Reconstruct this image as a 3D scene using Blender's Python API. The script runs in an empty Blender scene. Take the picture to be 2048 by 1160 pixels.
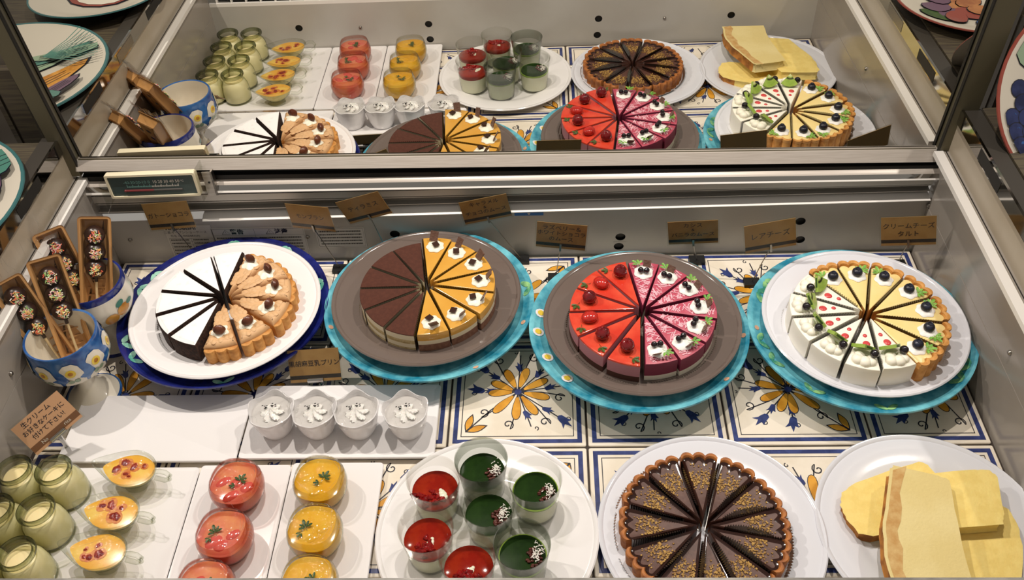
import bpy, math, random
from mathutils import Vector, Matrix, Euler
random.seed(7)
pi = math.pi; R = math.radians; cos = math.cos; sin = math.sin
C = bpy.context.scene.collection
sc = bpy.context.scene

# ------------------------------------------------------------------ camera, light, exposure
cam = bpy.data.objects.new('camera', bpy.data.cameras.new('camera')); C.objects.link(cam)
cam.data.sensor_width = 36.0; cam.data.lens = 1817.3 / 2048 * 36.0
cam.data.clip_start = 0.02; cam.data.clip_end = 50
cam.location = (-0.0493046, -1.1545474, 1.0705057)
cam.rotation_euler = (0.78577788, 0.03996361, 0.01971674)
sc.camera = cam
w = bpy.data.worlds.new('room_light'); sc.world = w; w.use_nodes = True
w.node_tree.nodes['Background'].inputs[0].default_value = (1.0, 0.92, 0.82, 1)
w.node_tree.nodes['Background'].inputs[1].default_value = 0.31
def spot(x, y, z, e, tx, ty, size=1.5, r=0.011, col=(1.0, 0.905, 0.80)):
    l = bpy.data.lights.new('halogen_spot', 'SPOT'); l.energy = e; l.color = col
    l.spot_size = size; l.spot_blend = 0.6; l.shadow_soft_size = r
    o = bpy.data.objects.new('halogen_spot', l); C.objects.link(o); o.location = (x, y, z)
    o.rotation_euler = (Vector((tx, ty, 0.05)) - Vector((x, y, z))).to_track_quat('-Z', 'Y').to_euler()
    return o
for lx, e, tx in ((-1.05, 29, -0.45), (-0.30, 32, -0.25), (0.28, 27, 0.15), (1.0, 15, 0.3)):
    spot(lx, -0.04, 1.3, e, tx, -0.35)
sc.view_settings.view_transform = 'Standard'; sc.view_settings.look = 'None'
sc.view_settings.gamma = 1.0; sc.view_settings.use_curve_mapping = False
sc.view_settings.exposure = 0.0
sc.cycles.use_denoising = True
sc.cycles.max_bounces = 14; sc.cycles.transparent_max_bounces = 24; sc.cycles.glossy_bounces = 6
sc.cycles.caustics_reflective = False; sc.cycles.caustics_refractive = False
sc.cycles.sample_clamp_indirect = 4.0

# ------------------------------------------------------------------ materials
def lin(c):
    if isinstance(c, str): c = tuple(int(c[i:i+2], 16) for i in (0, 2, 4))
    return tuple(((v/255)/12.92 if v/255 <= 0.04045 else ((v/255+0.055)/1.055)**2.4) for v in c) + (1,)
def mat(name, col, rough=0.5, metal=0.0, spec=0.5, col2=None, ns=40, lo=0.42, hi=0.6, bump=0, bs=80, sss=0, coat=0, sub=None, aniso=None, det=4):
    m = bpy.data.materials.new(name); m.use_nodes = True; nt = m.node_tree
    b = nt.nodes['Principled BSDF']; I = b.inputs
    I['Base Color'].default_value = lin(col); I['Roughness'].default_value = rough; I['Metallic'].default_value = metal
    I['Specular IOR Level'].default_value = spec
    if coat: I['Coat Weight'].default_value = coat; I['Coat Roughness'].default_value = 0.05
    if sss:
        I['Subsurface Weight'].default_value = sss; I['Subsurface Radius'].default_value = (1, .6, .4); I['Subsurface Scale'].default_value = 0.006
    tc = nt.nodes.new('ShaderNodeTexCoord')
    vec = tc.outputs['Object']
    if aniso:
        mp = nt.nodes.new('ShaderNodeMapping'); mp.inputs['Scale'].default_value = aniso
        nt.links.new(vec, mp.inputs['Vector']); vec = mp.outputs['Vector']
    if col2 is not None:
        n = nt.nodes.new('ShaderNodeTexNoise'); n.inputs['Scale'].default_value = ns; n.inputs['Detail'].default_value = det
        nt.links.new(vec, n.inputs['Vector'])
        r = nt.nodes.new('ShaderNodeValToRGB'); r.color_ramp.elements[0].position = lo; r.color_ramp.elements[1].position = hi
        r.color_ramp.elements[0].color = lin(col); r.color_ramp.elements[1].color = lin(col2)
        nt.links.new(n.outputs['Fac'], r.inputs['Fac']); nt.links.new(r.outputs['Color'], I['Base Color'])
    if bump:
        n2 = nt.nodes.new('ShaderNodeTexNoise'); n2.inputs['Scale'].default_value = bs; n2.inputs['Detail'].default_value = 5
        nt.links.new(vec, n2.inputs['Vector'])
        bp = nt.nodes.new('ShaderNodeBump'); bp.inputs['Strength'].default_value = bump; bp.inputs['Distance'].default_value = 0.002
        nt.links.new(n2.outputs['Fac'], bp.inputs['Height']); nt.links.new(bp.outputs['Normal'], I['Normal'])
    return m
def glass(name, tint='f4f7f2', edge='a8b0a0', rough=0.02, base=0.04, blend=0.35, bump=0):
    m = bpy.data.materials.new(name); m.use_nodes = True; nt = m.node_tree; nt.nodes.clear()
    out = nt.nodes.new('ShaderNodeOutputMaterial'); mx = nt.nodes.new('ShaderNodeMixShader')
    tr = nt.nodes.new('ShaderNodeBsdfTransparent'); gl = nt.nodes.new('ShaderNodeBsdfGlossy'); gl.inputs['Roughness'].default_value = rough
    lw = nt.nodes.new('ShaderNodeLayerWeight'); lw.inputs['Blend'].default_value = blend
    cm = nt.nodes.new('ShaderNodeMix'); cm.data_type = 'RGBA'
    cm.inputs[6].default_value = lin(tint); cm.inputs[7].default_value = lin(edge)
    nt.links.new(lw.outputs['Facing'], cm.inputs[0]); nt.links.new(cm.outputs[2], tr.inputs['Color'])
    pw = nt.nodes.new('ShaderNodeMath'); pw.operation = 'POWER'; pw.inputs[1].default_value = 4.0
    lw2 = nt.nodes.new('ShaderNodeLayerWeight'); lw2.inputs['Blend'].default_value = 0.5
    ad = nt.nodes.new('ShaderNodeMath'); ad.operation = 'MULTIPLY_ADD'; ad.inputs[1].default_value = 0.6; ad.inputs[2].default_value = base; ad.use_clamp = True
    nt.links.new(lw2.outputs['Facing'], pw.inputs[0]); nt.links.new(pw.outputs[0], ad.inputs[0]); nt.links.new(ad.outputs[0], mx.inputs['Fac'])
    nt.links.new(tr.outputs[0], mx.inputs[1]); nt.links.new(gl.outputs[0], mx.inputs[2]); nt.links.new(mx.outputs[0], out.inputs['Surface'])
    if bump:
        tc = nt.nodes.new('ShaderNodeTexCoord'); n2 = nt.nodes.new('ShaderNodeTexNoise'); n2.inputs['Scale'].default_value = 90
        nt.links.new(tc.outputs['Object'], n2.inputs['Vector'])
        bp = nt.nodes.new('ShaderNodeBump'); bp.inputs['Strength'].default_value = bump; bp.inputs['Distance'].default_value = 0.004
        nt.links.new(n2.outputs['Fac'], bp.inputs['Height']); nt.links.new(bp.outputs['Normal'], gl.inputs['Normal'])
    return m
K = {}
def mk(k, *a, **kw): K[k] = mat(k, *a, **kw)
mk('tile', 'ece3d4', .22, col2='e2d8c6', ns=18); mk('grout', '3a302a', .8); mk('navy', '2b3566', .25, col2='39457c', ns=60)
mk('ink', '1d1d2a', .35); mk('petal', 'dfa23a', .28, col2='c98a26', ns=30)
mk('panel', 'b9b6b0', .28, col2='b3afa8', ns=6); mk('side', 'a19a92', .18, col2='99928a', ns=5, spec=.7); mk('white_trim', 'efece8', .35)
mk('beige', 'b8ad9b', .3, col2='aea28e', ns=7); mk('groove', '1a1815', .6); mk('black', '0b0b0b', .5)
mk('chrome', 'b8b6b2', .07, 1.0); mk('steel', 'a9a49d', .28, 1.0, col2='958f88', ns=30, aniso=(1, 40, 40)); mk('dark_steel', '57544f', .2, 1.0, bump=.15, bs=200)
mk('sill', '605c57', .35, .1, col2='74706a', ns=60, aniso=(1, 6, 6)); mk('silver', 'c4bcb4', .35, .25, col2='b8afa6', ns=20, aniso=(1, 60, 60)); mk('olive', '655f4b', .45, .1); mk('louver', 'c9c4bb', .35, .05)
mk('louver_dark', '8f8b84', .45, .05); mk('mirror', 'ecebe6', .0, 1.0)
mk('white_china', 'ebe9ea', .12, coat=.3); mk('blue_china', 'dcdee6', .12, coat=.3); mk('grey_china', '6b5f59', .16, coat=.25, spec=.5)
mk('turquoise', '1f7f9c', .12, col2='7ccbd9', ns=34, lo=.34, hi=.68, coat=.4, det=6); mk('cobalt', '10154f', .12, col2='202a7c', ns=30, lo=.35, hi=.7, coat=.4)
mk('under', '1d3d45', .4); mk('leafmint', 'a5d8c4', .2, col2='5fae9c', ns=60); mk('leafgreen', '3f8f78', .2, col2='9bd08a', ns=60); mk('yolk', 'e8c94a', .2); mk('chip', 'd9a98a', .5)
mk('china_cream', 'e6dfcf', .18, coat=.3); mk('paint_blue', '3c6fae', .16, col2='25508f', ns=40, coat=.3); mk('paint_navy', '18235f', .16, col2='26347e', ns=50, coat=.3); mk('grape', '1c2344', .2, col2='2c3560', ns=40)
mk('paint_orange', 'cf9440', .2, col2='b3762a', ns=40); mk('paint_sage', '8fa58a', .2); mk('paint_teal', '4d7f72', .2); mk('rim_teal', '3d6a6c', .2)
mk('paint_rust', '9a5f3a', .3, col2='b47a4a', ns=50); mk('paint_red', '8e4438', .3); mk('paint_purple', '6a4f63', .3); mk('plate_art', 'c9c2b4', .25)
mk('sugar', 'f6f4f4', .9, col2='e6e0de', ns=90, lo=.62, hi=.8, bump=.2, bs=300); mk('gateau', '3b2318', .9, col2='24130d', ns=220, bump=.8, bs=260)
mk('montblanc', 'd9ae80', .6, col2='cfa272', ns=30, bump=.3, bs=90, sss=.1); mk('crust', 'd49a52', .65, col2='b87a35', ns=70, bump=.4, bs=160); mk('crust_dark', 'b26f35', .65, col2='8a4e22', ns=60, bump=.4, bs=160)
mk('cream', 'fbf6e4', .42, sss=.15); mk('white_cream', 'f7f5f0', .4, sss=.15); mk('chestnut', '4a2418', .3, col2='6a3a26', ns=60)
mk('cocoa', '492519', .95, col2='502a1d', ns=160, bump=.2, bs=300); mk('sponge', 'cdbb8e', .9, col2='b09c6c', ns=160, bump=.5, bs=220); mk('mascarpone', 'e9dfc2', .6)
mk('caramel', 'd29a3c', .16, col2='d8a346', ns=12, coat=.4); mk('choc_mousse', '7a5544', .7, col2='8d6752', ns=160); mk('choc', '33190f', .28); mk('choc_sheet', '55382c', .45, col2='75594c', ns=8, aniso=(30, 30, 300))
mk('raspberry_glaze', 'cf3826', .12, col2='de5238', ns=22, coat=.3); mk('pink_mousse', 'b8808a', .55); mk('white_mousse', 'e4e0d0', .55); mk('sponge_dark', '4a2a20', .9)
mk('berry', '7d0f16', .12, col2='5c0a12', ns=80, coat=.6); mk('strawberry', 'c4281d', .14, col2='a81f18', ns=120, coat=.5); mk('cassis', 'b5475c', .4, col2='bf5a6e', ns=60); mk('cassis_side', '7d2b45', .5); mk('pink_line', 'f0b8c4', .5)
mk('currant', '150c14', .1, coat=.6); mk('blueberry', '1b1d2b', .35, col2='2b3044', ns=90); mk('leaf', '5c9a35', .45, col2='86b84e', ns=70); mk('leaf_dark', '3f5a22', .45, col2='2d4a1c', ns=80)
mk('rare', 'f8f4e6', .4, sss=.1); mk('kiwi', '8cae45', .25, col2='a7c25c', ns=60); mk('kiwi_core', 'd9dca2', .3); mk('red_dot', 'd24a4c', .25); mk('custard', 'f3dc9a', .3, col2='efd58c', ns=14, sss=.1)
mk('ganache', '4f2f26', .5, col2='5d3c31', ns=90, bump=.15, bs=200); mk('ganache_gloss', '2c140d', .1); mk('crumb', 'b8924f', .8, col2='8a6638', ns=200); mk('foil', 'd8d3ca', .34, .9)
mk('pound', 'f0d884', .8, col2='ead07a', ns=60, bump=.3, bs=260, sss=.1); mk('pound_crust', 'e0cf94', .85, col2='dac788', ns=14, bump=.3, bs=260); mk('pound_tan', 'bf9458', .85, col2='d4b67c', ns=90, lo=.35, hi=.75, bump=.3, bs=260); mk('pound_edge', 'b87a34', .8, col2='8a5522', ns=60)
mk('pudding', 'f6e4ac', .3, sss=.15); mk('pudding_side', 'efe6bd', .35); mk('brulee', 'eeb03c', .22, col2='f2c95a', ns=40, coat=.4); mk('burn', '7d1f12', .25, col2='a83a1a', ns=120); mk('burn_halo', 'd98a34', .25, col2='c9692a', ns=160); mk('brulee_side', 'ead78c', .3)
mk('pink_jelly', 'd9705c', .1, col2='e09560', ns=24, lo=.4, hi=.62, sss=.2); mk('pink_fruit', 'd2564a', .15); mk('yellow_jelly', 'e0a31e', .1, col2='e8b53c', ns=20, sss=.2)
mk('sesame', 'c4c1be', .25); mk('sesame_seed', '161412', .5); mk('milk', 'e6e6cc', .3, sss=.1); mk('red_sauce', '861a0e', .1, spec=.18, col2='9a2a13', ns=40); mk('jam', '7a0d10', .1, col2='9c1a16', ns=90)
mk('matcha', '1a2f10', .12, spec=.12, col2='223a14', ns=40); mk('matcha_edge', '8fae3c', .2); mk('azuki', '43201a', .2, col2='5a2c24', ns=120); mk('coconut', 'f2eee6', .6)
mk('kraft', 'a8834f', .75, col2='a07a48', ns=50); mk('kraft_pink', 'd9a883', .7); mk('kraft_back', '7d683f', .75); mk('brown_band', '2a2420', .6); mk('brown_band_light', '7d5437', .6); mk('white_ink', 'e8e2d8', .6)
mk('wire', '8c8880', .3, 1.0); mk('dial', '40504f', .35); mk('cream_plastic', 'ece2c4', .45); mk('teal_ink', '7fb3aa', .5); mk('red_ink', '6e2a2c', .4); mk('label', 'cfcbc4', .5); mk('blue_tape', '2f6fb5', .5); mk('grey_ink', '4a4744', .6)
mk('gold_plastic', 'c4925a', .22, col2='cf9f68', ns=8); mk('ball', '2b1a14', .3, col2='382219', ns=60); mk('stick', 'e0c79a', .6)
for k_, c_ in (('spr_red', 'e06a50'), ('spr_green', 'a9cf86'), ('spr_yellow', 'f0d888'), ('spr_pink', 'f2aab0'), ('spr_white', 'f6efe2'), ('spr_orange', 'f0a468')): mk(k_, c_, .4)
mk('wood_dark', '453d34', .5, col2='58503f', ns=14, aniso=(1, 20, 20)); mk('counter', '3d3934', .4); mk('out_panel', '6e665c', .5, col2='625a50', ns=5)
K['glass'] = glass('clear_glass', 'fbfcfa', 'd8dcd0', base=.025); K['rim_glass'] = glass('thick_rim_glass', 'e2e5d8', '8a907c', base=.05, blend=.5)
K['pot_glass'] = glass('green_tinted_glass', 'fbfbf5', 'd8dbc4', base=.03, blend=.4)
K['plastic'] = glass('clear_plastic', 'fcfcfb', 'e2e4de', base=.025, blend=.3); K['frost'] = glass('hazy_plastic', 'e6e9e4', 'b8bdb4', rough=.3, base=.10)
K['sleeve'] = glass('card_sleeve', 'fcfcfa', 'e6e6e2', rough=.2, base=.012)
K['film_fold'] = glass('film_crease', 'ffffff', 'fafafa', rough=.25, base=.10)
K['film'] = glass('cling_film', 'fcfcfc', 'e8e8e8', rough=.05, base=.018, bump=1.0, blend=.2); K['amber'] = glass('amber_plastic', 'dba670', '8a5a2a', rough=.15, base=.08)
K['dark_film'] = glass('tart_film', '8a8680', '4a4844', rough=.22, base=.30)
K['strip_film'] = glass('cake_film', 'b4b4b0', '6c6c6a', rough=.12, base=.16); K['pinkglass'] = glass('pink_glass', 'f8ece8', 'd8a8a0', base=.04, blend=.4)

# ------------------------------------------------------------------ mesh building
class MB:
    def __init__(s): s.v = []; s.f = []; s.m = []; s.names = []; s.T = None
    def mi(s, k):
        if k not in s.names: s.names.append(k)
        return s.names.index(k)
    def add(s, vs, fs, k):
        o = len(s.v); T = s.T
        for p in vs: s.v.append(tuple(T @ Vector(p)) if T is not None else tuple(p))
        ks = k if isinstance(k, list) else None
        i = None if ks else s.mi(k)
        for n, f in enumerate(fs):
            s.f.append(tuple(a + o for a in f)); s.m.append(s.mi(ks[n]) if ks else i)
    def mesh(s, name, ang=38):
        me = bpy.data.meshes.new(name); me.from_pydata(s.v, [], s.f)
        for k in s.names: me.materials.append(K[k])
        me.polygons.foreach_set('material_index', s.m); me.polygons.foreach_set('use_smooth', [True]*len(s.f))
        me.update(); me.set_sharp_from_angle(angle=R(ang)); return me
    def build(s, name, parent=None, ang=38, loc=None, rot=None, label=None):
        o = bpy.data.objects.new(name, s.mesh(name, ang)); C.objects.link(o)
        if parent: o.parent = parent
        if loc: o.location = loc
        if rot: o.rotation_euler = rot
        if label: o['label'] = label
        return o
    # shapes
    def quadgrid(s, rows, k, closed=True, capb=None, capt=None):
        n = len(rows[0]); vs = [p for r in rows for p in r]; fs = []; ks = []
        for i in range(len(rows)-1):
            kk = k[i] if isinstance(k, list) else k
            for j in range(n if closed else n-1):
                a = i*n+j; b = i*n+(j+1) % n; fs.append((a, b, b+n, a+n)); ks.append(kk)
        if capb: fs.append(tuple(reversed(range(n)))); ks.append(capb)
        if capt: fs.append(tuple((len(rows)-1)*n+j for j in range(n))); ks.append(capt)
        s.add(vs, fs, ks)
    def lathe(s, prof, k, n=40, wob=None, c=(0, 0)):
        rows = []
        for i, (r, z) in enumerate(prof):
            row = []
            for j in range(n):
                a = 2*pi*j/n; rr, zz = r, z
                if wob: rr, zz = wob(a, r, z, i)
                row.append((c[0]+rr*cos(a), c[1]+rr*sin(a), zz))
            rows.append(row)
        s.quadgrid(rows, k)
    def disc(s, c, r, z, k, n=20, ry=None, rot=0):
        ry = ry or r; s.add([(c[0]+r*cos(a)*cos(rot)-ry*sin(a)*sin(rot), c[1]+r*cos(a)*sin(rot)+ry*sin(a)*cos(rot), z) for a in [2*pi*i/n for i in range(n)]], [tuple(range(n))], k)
    def box(s, x0, x1, y0, y1, z0, z1, k):
        s.add([(x, y, z) for z in (z0, z1) for x, y in ((x0, y0), (x1, y0), (x1, y1), (x0, y1))], [(3, 2, 1, 0), (4, 5, 6, 7), (0, 1, 5, 4), (1, 2, 6, 5), (2, 3, 7, 6), (3, 0, 4, 7)], k)
    def blob(s, c, rx, ry, rz, k, nu=14, nv=9, f=None):
        rows = []
        for i in range(nv+1):
            t = -pi/2+pi*i/nv; row = []
            for j in range(nu):
                a = 2*pi*j/nu; d = (cos(t)*cos(a), cos(t)*sin(a), sin(t)); g = f(d, a, t) if f else 1
                row.append((c[0]+rx*d[0]*g, c[1]+ry*d[1]*g, c[2]+rz*d[2]*g))
            rows.append(row)
        s.quadgrid(rows, k)
    def tube(s, pts, r, k, n=8, cap=True):
        P = [Vector(p) for p in pts]; rows = []; up = Vector((0.3, 0.2, 1)).normalized()
        for i, p in enumerate(P):
            t = (P[min(i+1, len(P)-1)]-P[max(i-1, 0)]).normalized()
            u = t.cross(up);
            if u.length < .05: u = t.cross(Vector((1, 0, 0)))
            u.normalize(); v = t.cross(u); rr = r[i] if isinstance(r, (list, tuple)) else r
            rows.append([tuple(p+(u*cos(a)+v*sin(a))*rr) for a in [2*pi*j/n for j in range(n)]])
        s.quadgrid(rows, k, True, k if cap else None, k if cap else None)
    def rows(s, loops, k, capb=None, capt=None): s.quadgrid(loops, k, True, capb, capt)
    def poly(s, pts, z, k): s.add([(x, y, z) for x, y in pts], [tuple(range(len(pts)))], k)
    def stroke(s, pts, wd, z, k):
        L = []; Rr = []
        for i, p in enumerate(pts):
            a = pts[max(i-1, 0)]; b = pts[min(i+1, len(pts)-1)]; dx, dy = b[0]-a[0], b[1]-a[1]; l = math.hypot(dx, dy) or 1
            L.append((p[0]-dy/l*wd/2, p[1]+dx/l*wd/2, z)); Rr.append((p[0]+dy/l*wd/2, p[1]-dx/l*wd/2, z))
        n = len(pts); s.add(L+Rr, [(n+i, n+i+1, i+1, i) for i in range(n-1)], k)
def inset(pts, d):
    out = []; n = len(pts)
    for i in range(n):
        p0 = Vector(pts[i-1][:2]); p = Vector(pts[i][:2]); p1 = Vector(pts[(i+1) % n][:2])
        e0 = (p-p0); e1 = (p1-p)
        if e0.length < 1e-9 or e1.length < 1e-9: out.append(tuple(p)); continue
        e0.normalize(); e1.normalize(); n0 = Vector((-e0.y, e0.x)); n1 = Vector((-e1.y, e1.x)); b = n0+n1
        if b.length < .2: b = n0
        b.normalize(); q = p+b*min(d/max(.35, b.dot(n0)), d*2.5); out.append((q.x, q.y))
    return out
def loop(pts, z): return [(x, y, z) for x, y in pts]
def rrect(x0, x1, y0, y1, r, n=4):
    o = []
    for cx, cy, a0 in ((x1-r, y1-r, 0), (x0+r, y1-r, pi/2), (x0+r, y0+r, pi), (x1-r, y0+r, 1.5*pi)):
        o += [(cx+r*cos(a0+pi/2*i/n), cy+r*sin(a0+pi/2*i/n)) for i in range(n+1)]
    return o
def text_mb(body, size, z=0.0, kk='ink', cx=0, cy=0, bold=0):
    cu = bpy.data.curves.new('t', 'FONT'); cu.body = body; cu.size = size; cu.align_x = 'CENTER'; cu.align_y = 'CENTER'; cu.resolution_u = 2; cu.offset = bold
    o = bpy.data.objects.new('t', cu); me = bpy.data.meshes.new_from_object(o)
    vs = [(v.co.x+cx, v.co.y+cy, z) for v in me.vertices]; fs = [tuple(p.vertices) for p in me.polygons]
    bpy.data.objects.remove(o); bpy.data.curves.remove(cu); bpy.data.meshes.remove(me)
    return vs, fs
def empty(name, loc, rz=0, rot=None):
    o = bpy.data.objects.new(name, None); C.objects.link(o); o.location = loc; o.empty_display_size = .02
    o.rotation_euler = rot if rot else (0, 0, rz); return o
def tag(o, label, cat, group=None, kind=None):
    if label: o['label'] = label
    if cat: o['category'] = cat
    if group: o['group'] = group
    if kind: o['kind'] = kind
    return o
def struct(o): o['kind'] = 'structure'; return o
kids = {}
def dup(root, loc, rz=0, label=None):
    r = root.copy(); C.objects.link(r); r.location = loc; r.rotation_euler = (0, 0, rz)
    if label: r['label'] = label
    for ch in [o for o in C.objects if o.parent == root]:
        c = ch.copy(); C.objects.link(c); c.parent = r
        for g in [o for o in C.objects if o.parent == ch]:
            d = g.copy(); C.objects.link(d); d.parent = c
    return r
ORD = ['first', 'second', 'third', 'fourth', 'fifth', 'sixth', 'seventh', 'eighth', 'ninth', 'tenth', 'eleventh', 'twelfth']

# ------------------------------------------------------------------ floor of painted tiles
XL, XR, YF = -0.806, 0.565, -0.705
def flower(t, cx, cy, rot, clip):
    T = 0.2
    def tr(p):
        x, y = p
        for _ in range(rot): x, y = -y, x
        return (cx+x*T, cy+y*T)
    def ok(pts): return all(clip[0] < q[0] < clip[1] and clip[2] < q[1] < clip[3] for q in pts)
    def P(pts, z, k):
        q = [tr(p) for p in pts]
        if ok(q): t.poly(q, z, k)
    def S(pts, wd, z, k='ink'):
        q = [p for p in (tr(p) for p in pts) if ok([p])]
        if len(q) > 1: t.stroke(q, wd*T, z, k)
    def ell(tip, wd, s=1.0, g=0.0):
        L = math.hypot(*tip); a = math.atan2(tip[1], tip[0]); o = []
        for i in range(18):
            u = 2*pi*i/18; x = (L*.56+L*.44*cos(u)); y = wd*sin(u)*(.75+.35*cos(u))
            x = L*.56+(x-L*.56)*(1-g/(L*.44)); y = y*(1-g/wd); o.append((x*cos(a)-y*sin(a), x*sin(a)+y*cos(a)))
        return o
    for tip in ((-.098, .22), (.07, .235), (.226, .12), (.24, -.06), (.145, -.215), (-.013, -.26), (-.18, -.195), (-.225, -.01), (-.205, .10)):
        P(ell(tip, .044), .00032, 'ink'); P(ell(tip, .044, g=.006), .00040, 'petal'); S([(0, 0), (tip[0]*.2, tip[1]*.2)], .012, .00044)
    def tulip(p, a, s):
        pts = [(-.55, 0), (-.42, -.24), (-.1, -.32), (.25, -.34), (.72, -.58), (.46, -.16), (1.05, .12), (.42, .2), (.5, .52), (.16, .38), (-.1, .32), (-.42, .24)]
        P([(p[0]+s*(x*cos(a)-y*sin(a)), p[1]+s*(x*sin(a)+y*cos(a))) for x, y in pts], .00036, 'navy')
    for e in ((.017, .36), (.235, .26), (.36, .06), (.33, -.26), (.10, -.32), (-.295, .02), (-.26, .225)):
        a = math.atan2(e[1], e[0]); tulip((e[0]*.64, e[1]*.64), a+.25, .062); tulip((e[0], e[1]), a-.2, .088); S([(0, 0), (e[0]*.5, e[1]*.5), e], .009, .00028)
        c0 = (e[0]+.04*cos(a+.9), e[1]+.04*sin(a+.9)); S([(c0[0]+.02*(1-i/10)*cos(a+i*.7), c0[1]+.02*(1-i/10)*sin(a+i*.7)) for i in range(9)], .007, .00028)
    for e in ((-.145, .31), (.124, .33), (.286, .163), (.31, -.06), (.20, -.28), (-.068, -.30), (-.25, -.19)):
        a = math.atan2(e[1], e[0]); sp = [(e[0]+(.045*(1-i/15))*cos(a+.6+i*.55), e[1]+(.045*(1-i/15))*sin(a+.6+i*.55)) for i in range(14)]
        m = (e[0]*.55-.03*sin(a), e[1]*.55+.03*cos(a)); S([(0, 0), (m[0]*.5, m[1]*.5), m]+sp, .009, .0003)
    for da in (0.18, -0.18):
        a = R(47)+da*2.6; b = (-.375, -.365); l = [(b[0]+.17*(u/6)*cos(a)-.03*sin(pi*u/6)*sin(a)*s_, b[1]+.17*(u/6)*sin(a)+.03*sin(pi*u/6)*cos(a)*s_) for s_, rng in ((1, range(0, 7)), (-1, range(5, 0, -1))) for u in rng]
        P(l, .00034, 'ink'); cxm = sum(p[0] for p in l)/len(l); cym = sum(p[1] for p in l)/len(l); P([(cxm+(p[0]-cxm)*.8, cym+(p[1]-cym)*.8) for p in l], .00042, 'petal')
    S([(-.375, -.365), (-.2, -.17), (0, 0)], .010, .0003); P([(.028*cos(i), .028*sin(i)) for i in [2*pi*j/10 for j in range(10)]], .00048, 'navy')
t = MB()
t.box(XL-.01, XR+.01, YF-.005, .002, -.02, -.0035, 'grout')
rots = {(-4, 0): 1, (-3, 0): 0, (-2, 0): 3, (-1, 0): 2, (0, 0): 0, (1, 0): 1, (2, 0): 2, (-4, 1): 2, (-3, 1): 3, (-2, 1): 1, (-1, 1): 0, (0, 1): 2, (1, 1): 1, (2, 1): 2, (-1, 2): 2, (0, 2): 1, (1, 2): 2, (2, 2): 2}
for row in range(4):
    y1 = -.2*row; y0 = max(y1-.2, -.697)
    for col in range(-4, 3):
        x0 = max(.2*col, XL+.002); x1 = min(.2*col+.2, XR-.002); g = .0016
        a, b, c_, d = x0+g, x1-g, y0+g, y1-g
        o1 = rrect(a, b, c_, d, .0025, 2)
        t.rows([loop(o1, -.006), loop(o1, -.001), loop(inset(o1, .001), 0)], 'tile', None, 'tile')
        def ring(i0, i1, k, z):
            q0 = [(a+i0, c_+i0), (b-i0, c_+i0), (b-i0, d-i0), (a+i0, d-i0)]; q1 = [(a+i1, c_+i1), (b-i1, c_+i1), (b-i1, d-i1), (a+i1, d-i1)]
            t.add([(x, y, z) for x, y in q0+q1], [(0, 1, 5, 4), (1, 2, 6, 5), (2, 3, 7, 6), (3, 0, 4, 7)], k)
        ring(.0056, .0122, 'navy', .0002); ring(.0168, .0180, 'ink', .0002)
        flower(t, .2*col+.1, y1-.1-(.0 if row < 3 else -.0), rots.get((col, row), (col*3+row) % 4), (a+.0185, b-.0185, c_+.0185, d-.0185))
struct(t.build('floor'))

# ------------------------------------------------------------------ case walls
def zs(z, x):      # the strips behind the cakes are not quite level
    k = .0139+(z-.104)/(.197-.104)*(-.0138-.0139); return z+k*(x+.107)
def holes_panel(y, zt, holes, face, k):   # a wall panel with real round holes: quads with an octagon cut
    m = MB(); xs = [XL-.004]; x_prev = XL-.004; hs = sorted(holes); s = .011
    def q(x0, x1, z0, z1):
        m.add([(x0, y, z0), (x1, y, z0), (x1, y, zt(x1) if z1 is None else z1), (x0, y, zt(x0) if z1 is None else z1)], [(0, 1, 2, 3)], k)
    cols = {}
    for hx, hz in hs: cols.setdefault(round(hx, 1), []).append((hx, hz))
    for cx in sorted(cols):
        hh = sorted(cols[cx], key=lambda p: p[1]); x0 = min(h[0] for h in hh)-s; x1 = max(h[0] for h in hh)+s
        q(x_prev, x0, -.004, None); zprev = -.004
        for hx, hz in hh:
            q(x0, x1, zprev, hz-s); r = .0085; n = 24
            ring = [(hx+r*cos(2*pi*i/n), y, hz+r*.92*sin(2*pi*i/n)) for i in range(n)]; sq = []
            for i in range(n):
                a = 2*pi*i/n; c, si = cos(a), sin(a); mm = max(abs(c), abs(si)); X = c/mm; Z = si/mm
                sq.append((hx+((x1-hx) if X > 0 else (hx-x0))*X, y, hz+s*Z))
            back = [(p[0], y+face*.004, p[2]) for p in ring]
            m.add(ring+sq+back, [(i, n+i, n+(i+1) % n, (i+1) % n) for i in range(n)], k)
            m.add(ring+back, [(i, (i+1) % n, n+(i+1) % n, n+i) for i in range(n)], 'black')
            m.add([(p[0], y+face*.004, p[2]) for p in ring], [tuple(range(n))], 'black'); zprev = hz+s
        q(x0, x1, zprev, None); x_prev = x1
    q(x_prev, XR+.004, -.004, None)
    return m
struct(holes_panel(0.0, lambda x: zs(.104, x), [(-.615, .056), (-.312, .055), (-.312, .022), (.0705, .040), (.0685, .0185), (.3665, .068), (.373, .027)], 1, 'panel').build('wall_back'))
m = holes_panel(YF, lambda x: .118, [(-.613, .061), (-.313, .061), (-.313, .023), (.076, .061), (.074, .021), (.376, .060), (.375, .020)], -1, 'panel')
m.box(XL, XR, YF-.006, YF, .118, .126, 'white_trim')
for i in range(int((XR-XL)/.0335)): m.box(XL+.02+i*.0335, XL+.0505+i*.0335, YF-.012, YF-.010, .127, .170, 'black')
for i in range(int((XR-XL)/.0335)+1): m.box(XL+.0165+i*.0335, XL+.0195+i*.0335, YF-.010, YF-.002, .126, .171, 'white_trim')
m.box(XL, XR, YF-.010, YF, .171, .185, 'white_trim')
struct(m.build('wall_front'))
m = MB(); m.box(XL-.06, XR+.06, YF-.09, YF+.001, .188, .202, 'sill'); tag(struct(m.build('trim_5')), 'scratched steel sill along the front edge of the display case', None)
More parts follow.
